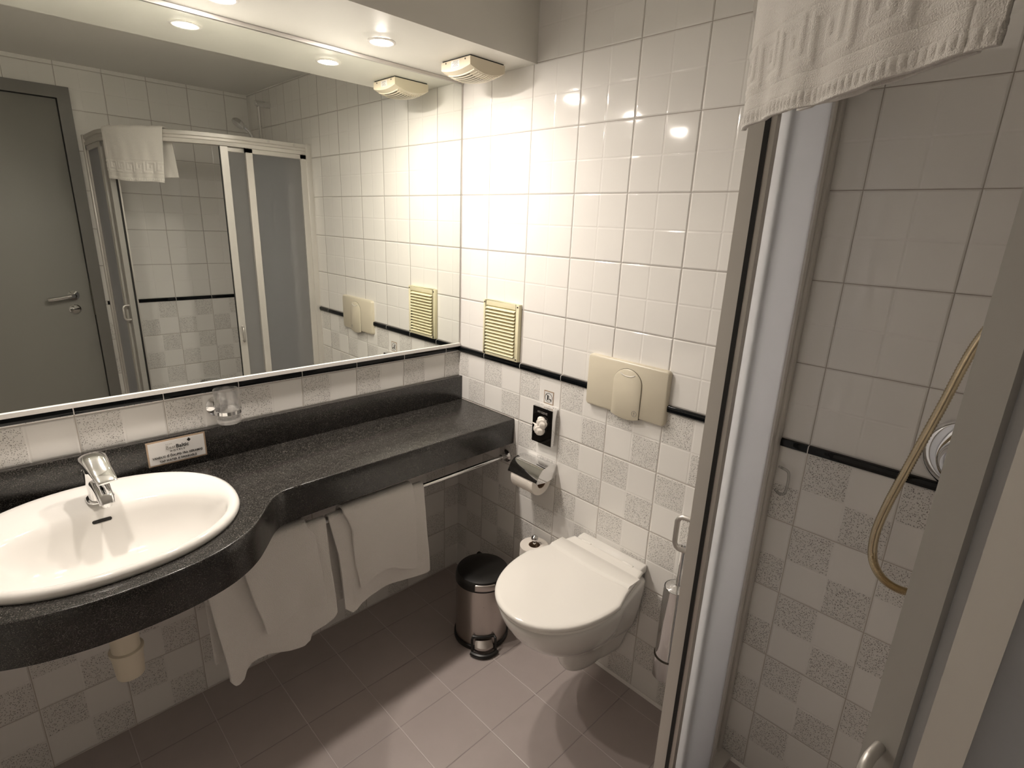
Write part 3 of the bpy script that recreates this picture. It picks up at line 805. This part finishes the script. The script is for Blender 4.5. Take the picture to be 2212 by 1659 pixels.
# overflow slot on the back slope of the bowl
ovy = BYc + 0.1495; ovz = 0.7985
sl = Vector((0, 0.012, 0.025)).normalized(); nn = Vector((0, -0.9, 0.43)).normalized()
pts = []
for k in range(24):
    t = 2 * PI * k / 24; c = math.cos(t); s = math.sin(t)
    p = Vector((SX + 0.002 + (0.0155 if c > 0 else -0.0155) + 0.0045 * c, ovy, ovz)) + sl * (0.0045 * s)
    pts.append(p)
g = G().loft([[tuple(p + nn * 0.0012) for p in pts], [tuple(p + nn * -0.006) for p in pts]])
tag(g.out('overflow_slot', MT['dark'], wb), 'dark overflow slot')

# basin mixer
TX, TYb = -1.267, -0.130
tp = empty('basin_mixer_tap', (TX, TYb, 0.845), 'chrome single lever mixer tap at the back of the washbasin', 'tap')
def sect(c, a, b, ydir, zdir, n=20, p=2.6):
    o = []
    for k in range(n):
        t = 2 * PI * k / n; cc, ss = math.cos(t), math.sin(t)
        u_ = a * abs(cc) ** (2 / p) * (1 if cc >= 0 else -1); w = b * abs(ss) ** (2 / p) * (1 if ss >= 0 else -1)
        o.append(tuple(Vector(c) + Vector((1, 0, 0)) * u_ + Vector(ydir) * w))
    return o
zb = 0.838
def dirs(deg):
    a = math.radians(deg); return Vector((math.sin(a), -math.cos(a), 0)), Vector((math.cos(a), math.sin(a), 0))
def osect(c, fwd, tilt, lat, a, b, n=24, p=2.7):
    """oval section across the direction fwd, tilted from vertical"""
    F = Vector(fwd); U = (Vector((0, 0, 1)) + F * tilt).normalized(); o = []
    for k in range(n):
        t = 2 * PI * k / n; cc, ss = math.cos(t), math.sin(t)
        u_ = a * abs(cc) ** (2 / p) * (1 if cc >= 0 else -1); w = b * abs(ss) ** (2 / p) * (1 if ss >= 0 else -1)
        o.append(tuple(Vector(c) + Vector(lat) * u_ + U * w))
    return o
FB, LB = dirs(2); FL, LL = dirs(9)
C0 = Vector((TX, TYb, 0))
def hsect(c, fwd, lat, a, b, n=24, p=2.7):
    o = []
    for k in range(n):
        t = 2 * PI * k / n; cc, ss = math.cos(t), math.sin(t)
        u_ = a * abs(cc) ** (2 / p) * (1 if cc >= 0 else -1); w = b * abs(ss) ** (2 / p) * (1 if ss >= 0 else -1)
        o.append(tuple(Vector(c) + Vector(lat) * u_ + Vector(fwd) * w))
    return o
def at(f, d, z): return C0 + f * d + Vector((0, 0, z))
G().loft([hsect(at(FB, 0, zb), FB, LB, 0.029, 0.031), hsect(at(FB, 0, zb + 0.005), FB, LB, 0.029, 0.031), hsect(at(FB, 0, zb + 0.007), FB, LB, 0.0265, 0.0285)]).out('base', MT['chrome'], tp, True, sharp=60)
G().loft([hsect(at(FB, 0.002, zb + 0.005), FB, LB, 0.0235, 0.026), hsect(at(FB, 0, zb + 0.028), FB, LB, 0.0225, 0.024), hsect(at(FB, -0.004, zb + 0.055), FB, LB, 0.0245, 0.025),
          hsect(at(FB, -0.006, zb + 0.078), FB, LB, 0.026, 0.026)]).out('body', MT['chrome'], tp, True, sharp=60)
G().loft([osect(at(FB, 0.004, zb + 0.046), FB, 0.2, LB, 0.0205, 0.019), osect(at(FB, 0.034, zb + 0.046), FB, 0.35, LB, 0.019, 0.0145), osect(at(FB, 0.064, zb + 0.040), FB, 0.5, LB, 0.0175, 0.012),
          osect(at(FB, 0.088, zb + 0.030), FB, 0.9, LB, 0.0165, 0.0105), osect(at(FB, 0.094, zb + 0.022), FB, 1.6, LB, 0.0155, 0.0085)]).out('spout', MT['chrome'], tp, True, sharp=60)
G().lathe([(0.010, 0), (0.011, 0.002), (0.011, 0.012)], tuple(at(FB, 0.084, zb + 0.013)), 'z', 20).out('aerator', MT['chrome'], tp, True)
lv = []
for (d, z, a, b) in [(-0.034, 0.088, 0.010, 0.006), (-0.031, 0.092, 0.021, 0.015), (-0.018, 0.099, 0.0285, 0.023), (0.0, 0.102, 0.0295, 0.023), (0.018, 0.099, 0.0275, 0.017),
                     (0.040, 0.090, 0.0245, 0.0085), (0.060, 0.081, 0.0230, 0.0052), (0.078, 0.0735, 0.0215, 0.0040), (0.083, 0.071, 0.019, 0.0025)]:
    lv.append(osect(at(FL, d, zb + z), FL, 0.25, LL, a, b))
G().loft(lv).out('lever', MT['chrome'], tp, True, sharp=60)

# waste trap under the basin
tr = empty('waste_trap', (SX - 0.012, BYc, 0.4), 'cream plastic bottle trap hanging below the washbasin', 'waste trap')
cx, cyy = SX - 0.010, -0.285
G().lathe([(0.0305, 0), (0.0305, 0.205)], (cx, cyy, 0.482), 'z', 32).out('pipe', MT['pipe'], tr, True)
G().lathe([(0.0, 0.0), (0.026, 0.0), (0.030, 0.003), (0.0345, 0.070), (0.037, 0.072), (0.037, 0.080), (0.031, 0.082)], (cx, cyy, 0.416), 'z', 36).out('cup', MT['pipe'], tr, True, sharp=40)
tag(G().lathe([(0.0315, 0.0), (0.0365, 0.0005), (0.0365, 0.0025), (0.0315, 0.003)], (cx, cyy, 0.4895), 'z', 36).out('seal_ring', MT['gold'], tr, True), 'thin brown seal line')
G().tube([(cx, cyy, 0.60), (cx, -0.10, 0.60), (cx, 0.0, 0.60)], 0.018, 16).out('outlet_pipe', MT['pipe'], tr, True)

# ------------------------------------------------------------------ notice on the upstand
ns = empty('notice_plaque', (-1.064, -0.0215, 0.842), 'small white framed notice about tap water mounted on the black upstand', 'sign')
nx0, nx1, nz0, nz1 = -1.139, -0.989, 0.843, 0.9165
ny = -0.0215
G().box((nx0, ny - 0.0025, nz0), (nx1, ny, nz1)).out('frame', MT['bronze'], ns)
G().box((nx0 + 0.004, ny - 0.0031, nz0 + 0.004), (nx1 - 0.004, ny - 0.0020, nz1 - 0.004)).out('face', MT['label'], ns)
nc = (nx0 + nx1) / 2; yt = ny - 0.0034
text_mesh('logo_text', 'Best', 0.0155, (nc - 0.0035, yt, nz0 + 0.0435), (1, 0, 0), (0, 0, 1), MT['inkgrey'], ns, 'RIGHT', 0.0, fit=0.024)
text_mesh('logo_text', 'Baltic', 0.0155, (nc - 0.003, yt, nz0 + 0.0435), (1, 0, 0), (0, 0, 1), MT['ink'], ns, 'LEFT', 0.0003, fit=0.032)
text_mesh('logo_text', '* * * *', 0.0060, (nc - 0.020, yt, nz0 + 0.0565), (1, 0, 0), (0, 0, 1), MT['inkgrey'], ns, 'CENTER', 0)
text_mesh('logo_text', 'H O T E L S', 0.0062, (nc, yt, nz0 + 0.0350), (1, 0, 0), (0, 0, 1), MT['ink'], ns, 'CENTER', 0.0001, fit=0.037)
text_mesh('notice_text', 'VANDUO I\u0160 \u010cIAUPO YRA GERIAMAS', 0.0092, (nc, yt, nz0 + 0.0205), (1, 0, 0), (0, 0, 1), MT['ink'], ns, 'CENTER', 0.00015, fit=0.128)
text_mesh('notice_text', 'TAP WATER IS DRINKABLE', 0.0092, (nc, yt, nz0 + 0.0080), (1, 0, 0), (0, 0, 1), MT['ink'], ns, 'CENTER', 0.00015, fit=0.094)
g = G(); cxk, czk = nc + 0.0315, nz0 + 0.0605
for dx, dz in ((0, 0.0045), (0.004, 0), (0, -0.004), (-0.004, 0)):
    g.prism([(0.0022 * math.cos(t) + cxk + dx * 0.6, 0.0028 * math.sin(t) + czk + dz * 0.6) for t in np.linspace(0, 2 * PI, 13)[:-1]], lambda p, q, w: (p, w, q), yt, yt + 0.0005)
g.out('logo_emblem', MT['ink'], ns)

# ------------------------------------------------------------------ tumbler in chrome wall holder
GX, GY = -0.929, -0.062
th = empty('tumbler_holder', (GX, 0, 0.97), 'round chrome tumbler holder on the tiles below the mirror', 'tumbler holder')
G().lathe([(0.0305, 0), (0.0305, -0.004), (0.024, -0.010), (0.012, -0.014), (0.010, -0.024)], (GX - 0.012, 0, 0.982), 'y', 32).out('wall_disc', MT['chrome'], th, True)
G().lathe([(0.0355, 0), (0.0372, 0), (0.0372, 0.010), (0.0355, 0.010), (0.0355, 0)], (GX, GY, 0.975), 'z', 40, cap=False).out('ring', MT['chrome'], th, True, sharp=40)
tm = empty('glass_tumbler', (GX, GY, 0.944), 'clear drinking glass standing in the chrome holder below the mirror', 'drinking glass')
G().lathe([(0.0, 0.0), (0.0295, 0.0), (0.0312, 0.003), (0.0330, 0.045), (0.0345, 0.102), (0.0337, 0.1025), (0.0330, 0.101), (0.0312, 0.045), (0.0290, 0.016), (0.024, 0.013), (0.0, 0.0125)],
          (GX, GY, 0.944), 'z', 48, cap=False).out('tumbler_body', MT['glass'], tm, True, sharp=60)

# ------------------------------------------------------------------ towel rail under the counter
RY, RZ, RR = -0.305, 0.655, 0.008
tr2 = empty('towel_rail', (-0.7, RY, RZ), 'long chrome towel rail fixed below the counter front', 'towel rail')
G().tube([(-0.010, RY, RZ), (-1.192, RY, RZ)], RR, 16).out('bar', MT['chrome'], tr2, True)
G().lathe([(0.026, 0), (0.026, -0.005), (0.020, -0.010), (0.0125, -0.013), (0.012, -0.034), (0.009, -0.036)], (0, RY, RZ), 'x', 28).out('wall_flange', MT['chrome'], tr2, True)
G().tube([(-1.192, RY, RZ), (-1.2, RY + 0.010, RZ), (-1.2, 0, RZ)], 0.008, 12).out('return_bar', MT['chrome'], tr2, True)

# draped towels
def interp(poly, t):
    """polyline [(x,z)..] sampled by normalised length"""
    p = np.array(poly, float); d = np.r_[0, np.cumsum(np.linalg.norm(np.diff(p, axis=0), axis=1))]; d /= d[-1]
    return np.stack([np.interp(t, d, p[:, 0]), np.interp(t, d, p[:, 1])], -1)
def drape(name, L, B, Rt, ztop, off, thick, back_z, label, group, seed, folds=0.004, nf=3.0, layers=None):
    """front sheet bounded by left edge L (top to bottom), bottom edge B (left to right), right edge Rt (top to bottom), over the rail and down the back"""
    r2 = np.random.default_rng(seed)
    ph = r2.uniform(0, 2 * PI, 6)
    nu, nv, nb, na = 60, 70, 40, 12
    uu = np.linspace(0, 1, nu)
    R0 = RR + off
    Lp = [(L[0][0], ztop)] + [q for q in L if q[1] < ztop - 0.01]; Rp = [(Rt[0][0], ztop)] + [q for q in Rt if q[1] < ztop - 0.01]
    rows = []
    bot = interp(B, uu)
    # smooth bottom
    for v_ in np.linspace(1, 0, nv):           # from bottom to top
        l = interp(Lp, v_); r_ = interp(Rp, v_)
        x = l[0] + (r_[0] - l[0]) * uu
        xb = bot[:, 0]
        x = x * (1 - v_ ** 3) + xb * v_ ** 3
        z = ztop + (bot[:, 1] - ztop) * v_
        amp = folds * v_ ** 1.2
        y = RY - R0 - amp * (1.2 + np.sin(uu * 2 * PI * nf * 0.5 + ph[0]) + 0.5 * np.sin(uu * 2 * PI * nf + ph[1] + 1.5 * v_)) - 0.002 * np.sin(uu * 9 + v_ * 7 + ph[2])
        y += 0.5 * amp * (1 - np.cos(uu * 2 * PI)) * 0.3
        rows.append(np.stack([x, y, z], -1))
    xt = rows[-1][:, 0]
    for k in range(1, na):
        a = PI * k / na
        rows.append(np.stack([xt, RY - R0 * math.cos(a) + 0 * xt, RZ + R0 * math.sin(a) + (ztop - RZ) * (1 - k / na) + 0 * xt], -1))
    for v_ in np.linspace(0, 1, nb):
        z = RZ + (back_z - RZ) * v_ + 0 * uu
        y = RY + R0 + 0.003 * v_ * np.sin(uu * 9 + ph[3])
        rows.append(np.stack([xt + 0.004 * v_, y, z], -1))
    A = np.array(rows); n1, n2 = A.shape[:2]
    v = A.reshape(-1, 3); f = [(i * n2 + j, i * n2 + j + 1, (i + 1) * n2 + j + 1, (i + 1) * n2 + j) for i in range(n1 - 1) for j in range(n2 - 1)]
    me = bpy.data.meshes.new(name); me.from_pydata([tuple(q) for q in v.tolist()], [], f)
    for p in me.polygons: p.use_smooth = True
    me.materials.append(MT['towel'])
    o = bpy.data.objects.new(name, me); COL.objects.link(o)
    m = o.modifiers.new('thickness', 'SOLIDIFY'); m.thickness = thick; m.offset = 0.0
    b = o.modifiers.new('round', 'BEVEL'); b.width = thick * 0.42; b.segments = 2; b.limit_method = 'ANGLE'; b.angle_limit = 1.0
    return tag(o, label, 'towel', group)
GR = 'white towels on the rail under the counter'
drape('towel', [(-1.108, 0.62), (-1.105, 0.575), (-1.098, 0.468), (-1.090, 0.378), (-1.081, 0.288)],
      [(-1.081, 0.284), (-1.072, 0.262), (-1.060, 0.257), (-1.046, 0.263), (-1.036, 0.283), (-1.020, 0.298), (-0.966, 0.302), (-0.915, 0.289), (-0.872, 0.282), (-0.852, 0.292), (-0.846, 0.312), (-0.80, 0.316), (-0.770, 0.325), (-0.758, 0.339)],
      [(-0.771, 0.66), (-0.768, 0.60), (-0.767, 0.494), (-0.758, 0.34)], 0.665, 0.005, 0.008, 0.33,
      'large white bath towel draped on the rail below the basin, hanging lowest', GR, 1, 0.008, 2.0)
drape('towel', [(-1.020, 0.66), (-1.016, 0.613), (-1.000, 0.477), (-0.975, 0.385)],
      [(-0.975, 0.385), (-0.968, 0.380), (-0.945, 0.391), (-0.921, 0.401), (-0.874, 0.412), (-0.820, 0.403), (-0.801, 0.403), (-0.796, 0.415)],
      [(-0.834, 0.69), (-0.813, 0.65), (-0.806, 0.57), (-0.799, 0.493), (-0.796, 0.43)], 0.676, 0.0165, 0.009, 0.42,
      'smaller white towel folded over the large bath towel below the basin', GR, 2, 0.004, 2.0)
drape('towel', [(-0.760, 0.67), (-0.750, 0.60), (-0.739, 0.536), (-0.731, 0.392), (-0.729, 0.333)],
      [(-0.729, 0.333), (-0.715, 0.318), (-0.704, 0.306), (-0.690, 0.312), (-0.670, 0.330), (-0.640, 0.340), (-0.56, 0.336), (-0.489, 0.331), (-0.41, 0.319), (-0.398, 0.326)],
      [(-0.416, 0.666), (-0.410, 0.58), (-0.405, 0.512), (-0.397, 0.34)], 0.665, 0.005, 0.008, 0.35,
      'white bath towel on the right half of the rail, under a hand towel', GR, 3, 0.005, 2.5)
drape('towel', [(-0.719, 0.69), (-0.705, 0.65), (-0.694, 0.609), (-0.693, 0.47), (-0.675, 0.395)],
      [(-0.675, 0.392), (-0.668, 0.384), (-0.655, 0.396), (-0.62, 0.416), (-0.585, 0.416), (-0.544, 0.403), (-0.50, 0.378), (-0.463, 0.363), (-0.454, 0.375)],
      [(-0.465, 0.696), (-0.456, 0.62), (-0.451, 0.569), (-0.453, 0.39)], 0.676, 0.0165, 0.009, 0.43,
      'white hand towel folded over the bath towel on the right half of the rail', GR, 4, 0.004, 2.0)

# ------------------------------------------------------------------ quadrant shower enclosure
QX, QY = -0.34, -1.79
def qpath(s, r):
    """s: metres along the r=0.5 line starting at the toilet wall; r: distance from the arc centre line"""
    L1 = -QX; L2 = 0.5 * PI / 2
    if s <= L1: return (-s, QY + r)
    if s <= L1 + L2:
        a = (s - L1) / 0.5; return (QX - r * math.sin(a), QY + r * math.cos(a))
    return (QX - r, QY - (s - L1 - L2))
SL1, SL2 = -QX, 0.5 * PI / 2
STOT = SL1 + SL2 + (QY - YB)
def sA(deg): return SL1 + 0.5 * math.radians(deg)
def ssamp(s0, s1, step=0.02):
    n = max(2, int(abs(s1 - s0) / step) + 1); return np.linspace(s0, s1, n)
def qbar(g, s0, s1, prof):
    g.loft([[(*qpath(s, r), z) for r, z in prof] for s in ssamp(s0, s1)])
    return g
RFX, RSL = 0.508, 0.482
ZT0, ZT1, ZB1 = 1.850, 1.902, 0.035
en = empty('shower_enclosure', (-0.45, -1.75, 0), 'quadrant corner shower enclosure with frosted sliding doors and pale aluminium frame', 'shower enclosure')
def rectp(r0, r1, z0, z1, c=0.003): return [(r0 + c, z0), (r1 - c, z0), (r1, z0 + c), (r1, z1 - c), (r1 - c, z1), (r0 + c, z1), (r0, z1 - c), (r0, z0 + c)]
topp = [(0.462, ZT0), (0.518, ZT0), (0.520, ZT0 + 0.016), (0.514, ZT0 + 0.020), (0.514, ZT0 + 0.030), (0.520, ZT0 + 0.034), (0.520, ZT1 - 0.002), (0.516, ZT1), (0.464, ZT1), (0.462, ZT1 - 0.002)]
qbar(G(), 0.004, STOT - 0.002, topp).out('top_rail', MT['whitealu'], en, True, sharp=30)
qbar(G(), 0.004, STOT - 0.002, [(0.462, 0.0), (0.520, 0.0), (0.520, ZB1 - 0.006), (0.516, ZB1), (0.499, ZB1), (0.496, 0.022), (0.462, 0.018)]).out('bottom_rail', MT['whitealu'], en, True, sharp=30)
g = G().box((-0.030, QY + 0.492, 0.0), (0, QY + 0.524, 1.905)); g.out('wall_profile', MT['whitealu'], en, bevel=0.003)
g = G().box((QX - 0.524, YB, 0.0), (QX - 0.478, YB + 0.028, 1.905)); g.out('wall_profile', MT['whitealu'], en, bevel=0.003)
def stile(s0, s1, r0, r1, z0, z1):
    return qbar(G(), s0, s1, rectp(r0, r1, z0, z1, 0.002))
# fixed panels (outer track)
def panel(nm, s0, s1, rc, t, fw, z0, z1, ends, slider=False):
    """frame and glass of one panel along the path"""
    p = None
    g = G()
    h = t / 2
    for (a, b) in ends: qbar(g, a, b, rectp(rc - h, rc + h, z0, z1, 0.003))
    qbar(g, s0, s1, rectp(rc - h, rc + h, z0, z0 + fw, 0.003)); qbar(g, s0, s1, rectp(rc - h, rc + h, z1 - fw, z1, 0.003))
    p = g.out(nm, MT['whitealu'], en, True, sharp=30)
    gg = qbar(G(), s0 + 0.006, s1 - 0.006, [(rc - 0.002, z0 + 0.006), (rc + 0.002, z0 + 0.006), (rc + 0.002, z1 - 0.006), (rc - 0.002, z1 - 0.006)])
    tag(gg.out('glass', MT['frost'], p, True, sharp=30), 'frosted glass pane')
    return p
sF1 = sA(82.0)
panel('fixed_panel', 0.028, 0.335, RFX, 0.018, 0.024, ZB1, ZT0, [(0.028, 0.060), (0.303, 0.335)])
panel('fixed_panel', sF1, STOT - 0.028, RFX, 0.018, 0.024, ZB1, ZT0, [(sF1, sF1 + 0.030), (STOT - 0.058, STOT - 0.028)])
# sliding doors (inner track)
s1a, s1b = 0.110, sA(11.9)
d1 = panel('sliding_door', s1a, s1b, RSL, 0.014, 0.022, 0.024, ZT0 - 0.001, [(s1a, s1a + 0.018)])
s2a, s2b = sA(77.3), sA(77.3) + 0.33
d2 = panel('sliding_door', s2a, s2b, RSL, 0.014, 0.022, 0.024, ZT0 - 0.001, [(s2b - 0.018, s2b)])
def lead(s0, s1, d, hs, sgn, mat):
    """leading edge profile with black magnetic seal and bow handle"""
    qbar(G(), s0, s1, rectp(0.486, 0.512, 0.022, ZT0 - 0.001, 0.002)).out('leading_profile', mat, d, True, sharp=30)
    e = s1 if sgn > 0 else s0
    a, b = (e, e + 0.004) if sgn > 0 else (e - 0.004, e)
    tag(qbar(G(), a - 0.0 , b, rectp(0.4785, 0.4865, 0.024, ZT0 - 0.003, 0.001)).out('magnetic_seal', MT['rubber'], d), 'black magnetic seal')
    qbar(G(), s0, s1, rectp(0.470, 0.4785, 0.022, ZT0 - 0.001, 0.001)).out('inner_profile', MT['alu'], d, True, sharp=30)
    zs, zt = hs
    g = G()
    for z_a, z_b in ((zs, zt),):
        sm_ = (s0 + s1) / 2
        pts = [(*qpath(sm_, 0.511), z_a), (*qpath(sm_, 0.531), z_a), (*qpath(sm_, 0.537), z_a + 0.004), (*qpath(sm_, 0.541), z_a + 0.012),
               (*qpath(sm_, 0.541), z_b - 0.012), (*qpath(sm_, 0.537), z_b - 0.004), (*qpath(sm_, 0.531), z_b), (*qpath(sm_, 0.511), z_b)]
        g.tube(pts, 0.0055, 12)
    g.out('bow_handle', MT['alu'], d, True)
lead(s1b - 0.032, s1b, d1, (0.895, 0.970), +1, MT['whitealu'])
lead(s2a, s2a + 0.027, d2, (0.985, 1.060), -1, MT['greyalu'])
for s_ in (0.09, 0.22):
    p = qpath(s_, 0.520)
    G().lathe([(0.006, 0), (0.006, 0.002), (0.003, 0.003)], (p[0], p[1], ZT0 + 0.042), 'y', 12).out('rail_screw', MT['alu'], en, True)

# small clear loop near the wall at the fixed panel
lp = empty('wall_loop', (0, -1.325, 0.9), 'small clear plastic loop on the shower tiles beside the wall profile', 'wall hook')
g = G().tube(bez([(-0.001, -1.305, 0.968), (-0.010, -1.316, 0.970), (-0.012, -1.330, 0.966), (-0.012, -1.334, 0.950), (-0.012, -1.334, 0.920), (-0.012, -1.330, 0.904), (-0.010, -1.318, 0.900), (-0.001, -1.305, 0.902)], 5), 0.0035, 10)
g.out('loop', MT['clearpl'], lp, True)

# ------------------------------------------------------------------ towel over the enclosure rail
def key_dist(s, h, pitch=0.052, H=0.046):
    """distance to running Greek key strokes; s along, h height in band"""
    pol = [(0, 0), (0, 1), (0.70, 1), (0.70, 0.30), (0.36, 0.30), (0.36, 0.66)]
    pol2 = [(0.36, 0.0), (1.0, 0.0)]
    c = np.mod(s, pitch) / pitch; hh = h / H
    d = np.full(s.shape, 9.0)
    for sh in (-1, 0, 1):
        for pl in (pol, pol2):
            for (x0, y0), (x1, y1) in zip(pl[:-1], pl[1:]):
                ax, ay, bx, by = (x0 + sh) * pitch, y0 * H, (x1 + sh) * pitch, y1 * H
                dx, dy = bx - ax, by - ay; L = dx * dx + dy * dy + 1e-12
                t = np.clip(((c * pitch - ax) * dx + (h - ay) * dy) / L, 0, 1)
                d = np.minimum(d, np.hypot(c * pitch - ax - t * dx, h - ay - t * dy))
    return d
def shower_towel():
    sa, sb = sA(37.6), sA(74.4)
    ns = 300
    ss = np.linspace(sa, sb, ns)
    rin, rout, zt, zi, zo = 0.453, 0.524, ZT1 + 0.007, 1.692, 1.676
    path = []      # from the inner hem over the rail to the outer, embossed face
    for z in np.linspace(zi, zt - 0.012, 70): path.append((rin, z, 0))
    for k in range(1, 10):
        a = PI / 2 * k / 9; path.append((rin + 0.012 - 0.012 * math.cos(a), zt - 0.012 + 0.012 * math.sin(a), 1))
    for r in np.linspace(rin + 0.016, rout - 0.016, 8): path.append((r, zt + 0.001, 1))
    for k in range(0, 10):
        a = PI / 2 * k / 9; path.append((rout - 0.012 + 0.012 * math.sin(a), zt - 0.012 + 0.012 * math.cos(a), 1))
    for z in np.linspace(zt - 0.016, zo, 230): path.append((rout, z, 2))
    V = []
    u = (ss - sa)
    for (r, z, tg) in path:
        rr_ = np.full(ns, r); zz = np.full(ns, z); sx = ss.copy()
        if tg == 2:
            k = (zt - z) / (zt - zo)
            zn = zt - z
            rr_ += 0.0030 * max(0, k - 0.15) * (np.sin(u * 62 + 1.0) + 0.6 * np.sin(u * 118 + 2.2 + 3 * k))
            # vertical droop: the hem hangs a little lower at the far end
            zz = z - 0.012 * k * (1 - u / u[-1]) + 0.003 * np.sin(u * 24 + 0.5) * k
            h = z - 1.716
            e = np.zeros(ns)
            if -0.012 < h < 0.056:
                d = key_dist(u + 0.012, np.full(ns, h), 0.052, 0.040)
                e += 0.0017 * (1 / (1 + np.exp((d - 0.0032) / 0.0006)))
                for hb in (-0.0085, 0.0485): e -= 0.0017 * math.exp(-((h - hb) / 0.0016) ** 2)
            hz_ = z - zo
            if hz_ < 0.020: e += 0.0020 * (0.5 + 0.5 * np.sin(u * 2 * PI / 0.0080)) * math.exp(-((hz_ - 0.008) / 0.0045) ** 2)
            e -= 0.0016 * math.exp(-((hz_ - 0.0155) / 0.0012) ** 2)
            e -= 0.0018 * np.exp(-((sb - ss - 0.022) / 0.0016) ** 2)
            rr_ += e
            sx = sa + 0.018 * k + (ss - sa) * (1 - 0.075 * k)
        elif tg == 0:
            k = (zt - z) / (zt - zi)
            rr_ -= 0.002 * k * (0.6 + np.sin(u * 55 + 0.4) + 0.7 * np.sin(u * 100 + 4 * k))
            sx = sa - 0.018 * k + (ss - sa) * (1 - 0.12 * k)
            zz = z + 0.004 * np.sin(u * 17 + 2) * k
        else:
            zz = z + 0.0015 * np.sin(u * 70) + 0.001 * np.sin(u * 160)
        for i in range(ns):
            x, y = qpath(sx[i], rr_[i]); V.append((x, y, zz[i]))
    n1 = len(path)
    F = [(i * ns + j, i * ns + j + 1, (i + 1) * ns + j + 1, (i + 1) * ns + j) for i in range(n1 - 1) for j in range(ns - 1)]
    me = bpy.data.meshes.new('towel'); me.from_pydata(V, [], F)
    for p in me.polygons: p.use_smooth = True
    me.materials.append(MT['towel2'])
    o = bpy.data.objects.new('towel', me); COL.objects.link(o)
    m = o.modifiers.new('thickness', 'SOLIDIFY'); m.thickness = 0.006; m.offset = 0.0
    return tag(o, 'white towel with embossed Greek key border hanging over the shower enclosure rail', 'towel')
shower_towel()

# ------------------------------------------------------------------ shower fittings on the toilet wall
rs = empty('shower_riser', (-0.07, -1.765, 1.2), 'chrome hand shower riser rail on the tiled shower wall', 'shower riser')
G().tube([(-0.062, -1.765, 1.42), (-0.062, -1.765, 2.16)], 0.009, 16).out('rod', MT['chrome'], rs, True)
for z in (1.44, 2.145):
    G().lathe([(0.017, 0), (0.017, -0.078), (0.014, -0.081)], (0, -1.765, z), 'x', 24).out('rail_bracket', MT['chrome'], rs, True)
G().lathe([(0.016, 0), (0.017, 0.004), (0.017, 0.036), (0.016, 0.040)], (-0.062, -1.765, 1.86), 'z', 20).out('slide_holder', MT['chrome'], rs, True)
hs = empty('hand_shower', (-0.1, -1.765, 1.9), 'chrome hand shower head on the riser with ribbed hose', 'hand shower')
g = G().tube(bez([(-0.085, -1.765, 1.84), (-0.098, -1.765, 1.92), (-0.125, -1.765, 1.985), (-0.165, -1.765, 2.020)], 6), 0.0105, 14)
g.out('handle', MT['chrome'], hs, True)
dirh = Vector((-0.62, 0.0, -0.78)).normalized(); c0 = Vector((-0.180, -1.765, 2.028))
rings = []
ax1 = dirh.cross(Vector((0, 1, 0))).normalized(); ax2 = Vector((0, 1, 0))
for rad, off in ((0.008, -0.018), (0.026, -0.012), (0.036, 0.0), (0.036, 0.012), (0.030, 0.016), (0.001, 0.016)):
    rings.append([tuple(c0 + dirh * off + ax1 * rad * math.cos(t) + ax2 * rad * math.sin(t)) for t in np.linspace(0, 2 * PI, 29)[:-1]])
G().loft(rings).out('head', MT['chrome'], hs, True, sharp=50)
hose = bez([(-0.085, -1.765, 1.83), (-0.090, -1.745, 1.70), (-0.085, -1.700, 1.55), (-0.080, -1.655, 1.445), (-0.080, -1.621, 1.352), (-0.080, -1.598, 1.227), (-0.080, -1.571, 1.086),
            (-0.080, -1.553, 0.987), (-0.080, -1.546, 0.910), (-0.080, -1.556, 0.850), (-0.080, -1.590, 0.815), (-0.080, -1.640, 0.818), (-0.078, -1.700, 0.870), (-0.070, -1.725, 0.95), (-0.055, -1.73, 1.01)], 40)
rad = [0.0085 + (0.0010 if k % 2 else -0.0003) for k in range(len(hose))]
G().tube(hose, rad, 12).out('hose', MT['gold'], hs, True, sharp=80)
sv = empty('shower_valve', (0, -1.655, 1.115), 'round chrome shower valve with domed knob on the shower wall', 'shower valve')
VY, VZ = -1.652, 1.118
G().lathe([(0.078, 0), (0.078, -0.004), (0.070, -0.016), (0.050, -0.026), (0.040, -0.030)], (0, VY, VZ), 'x', 48).out('escutcheon', MT['chrome'], sv, True, sharp=60)
G().lathe([(0.040, 0), (0.043, -0.004), (0.041, -0.030), (0.034, -0.046), (0.020, -0.054), (0.0, -0.056)], (-0.029, VY, VZ), 'x', 40).out('knob', MT['chrome'], sv, True)
G().lathe([(0.022, 0), (0.022, -0.010), (0.012, -0.014), (0.012, -0.060)], (0, -1.73, 1.03), 'x', 24).out('hose_outlet', MT['chrome'], sv, True)
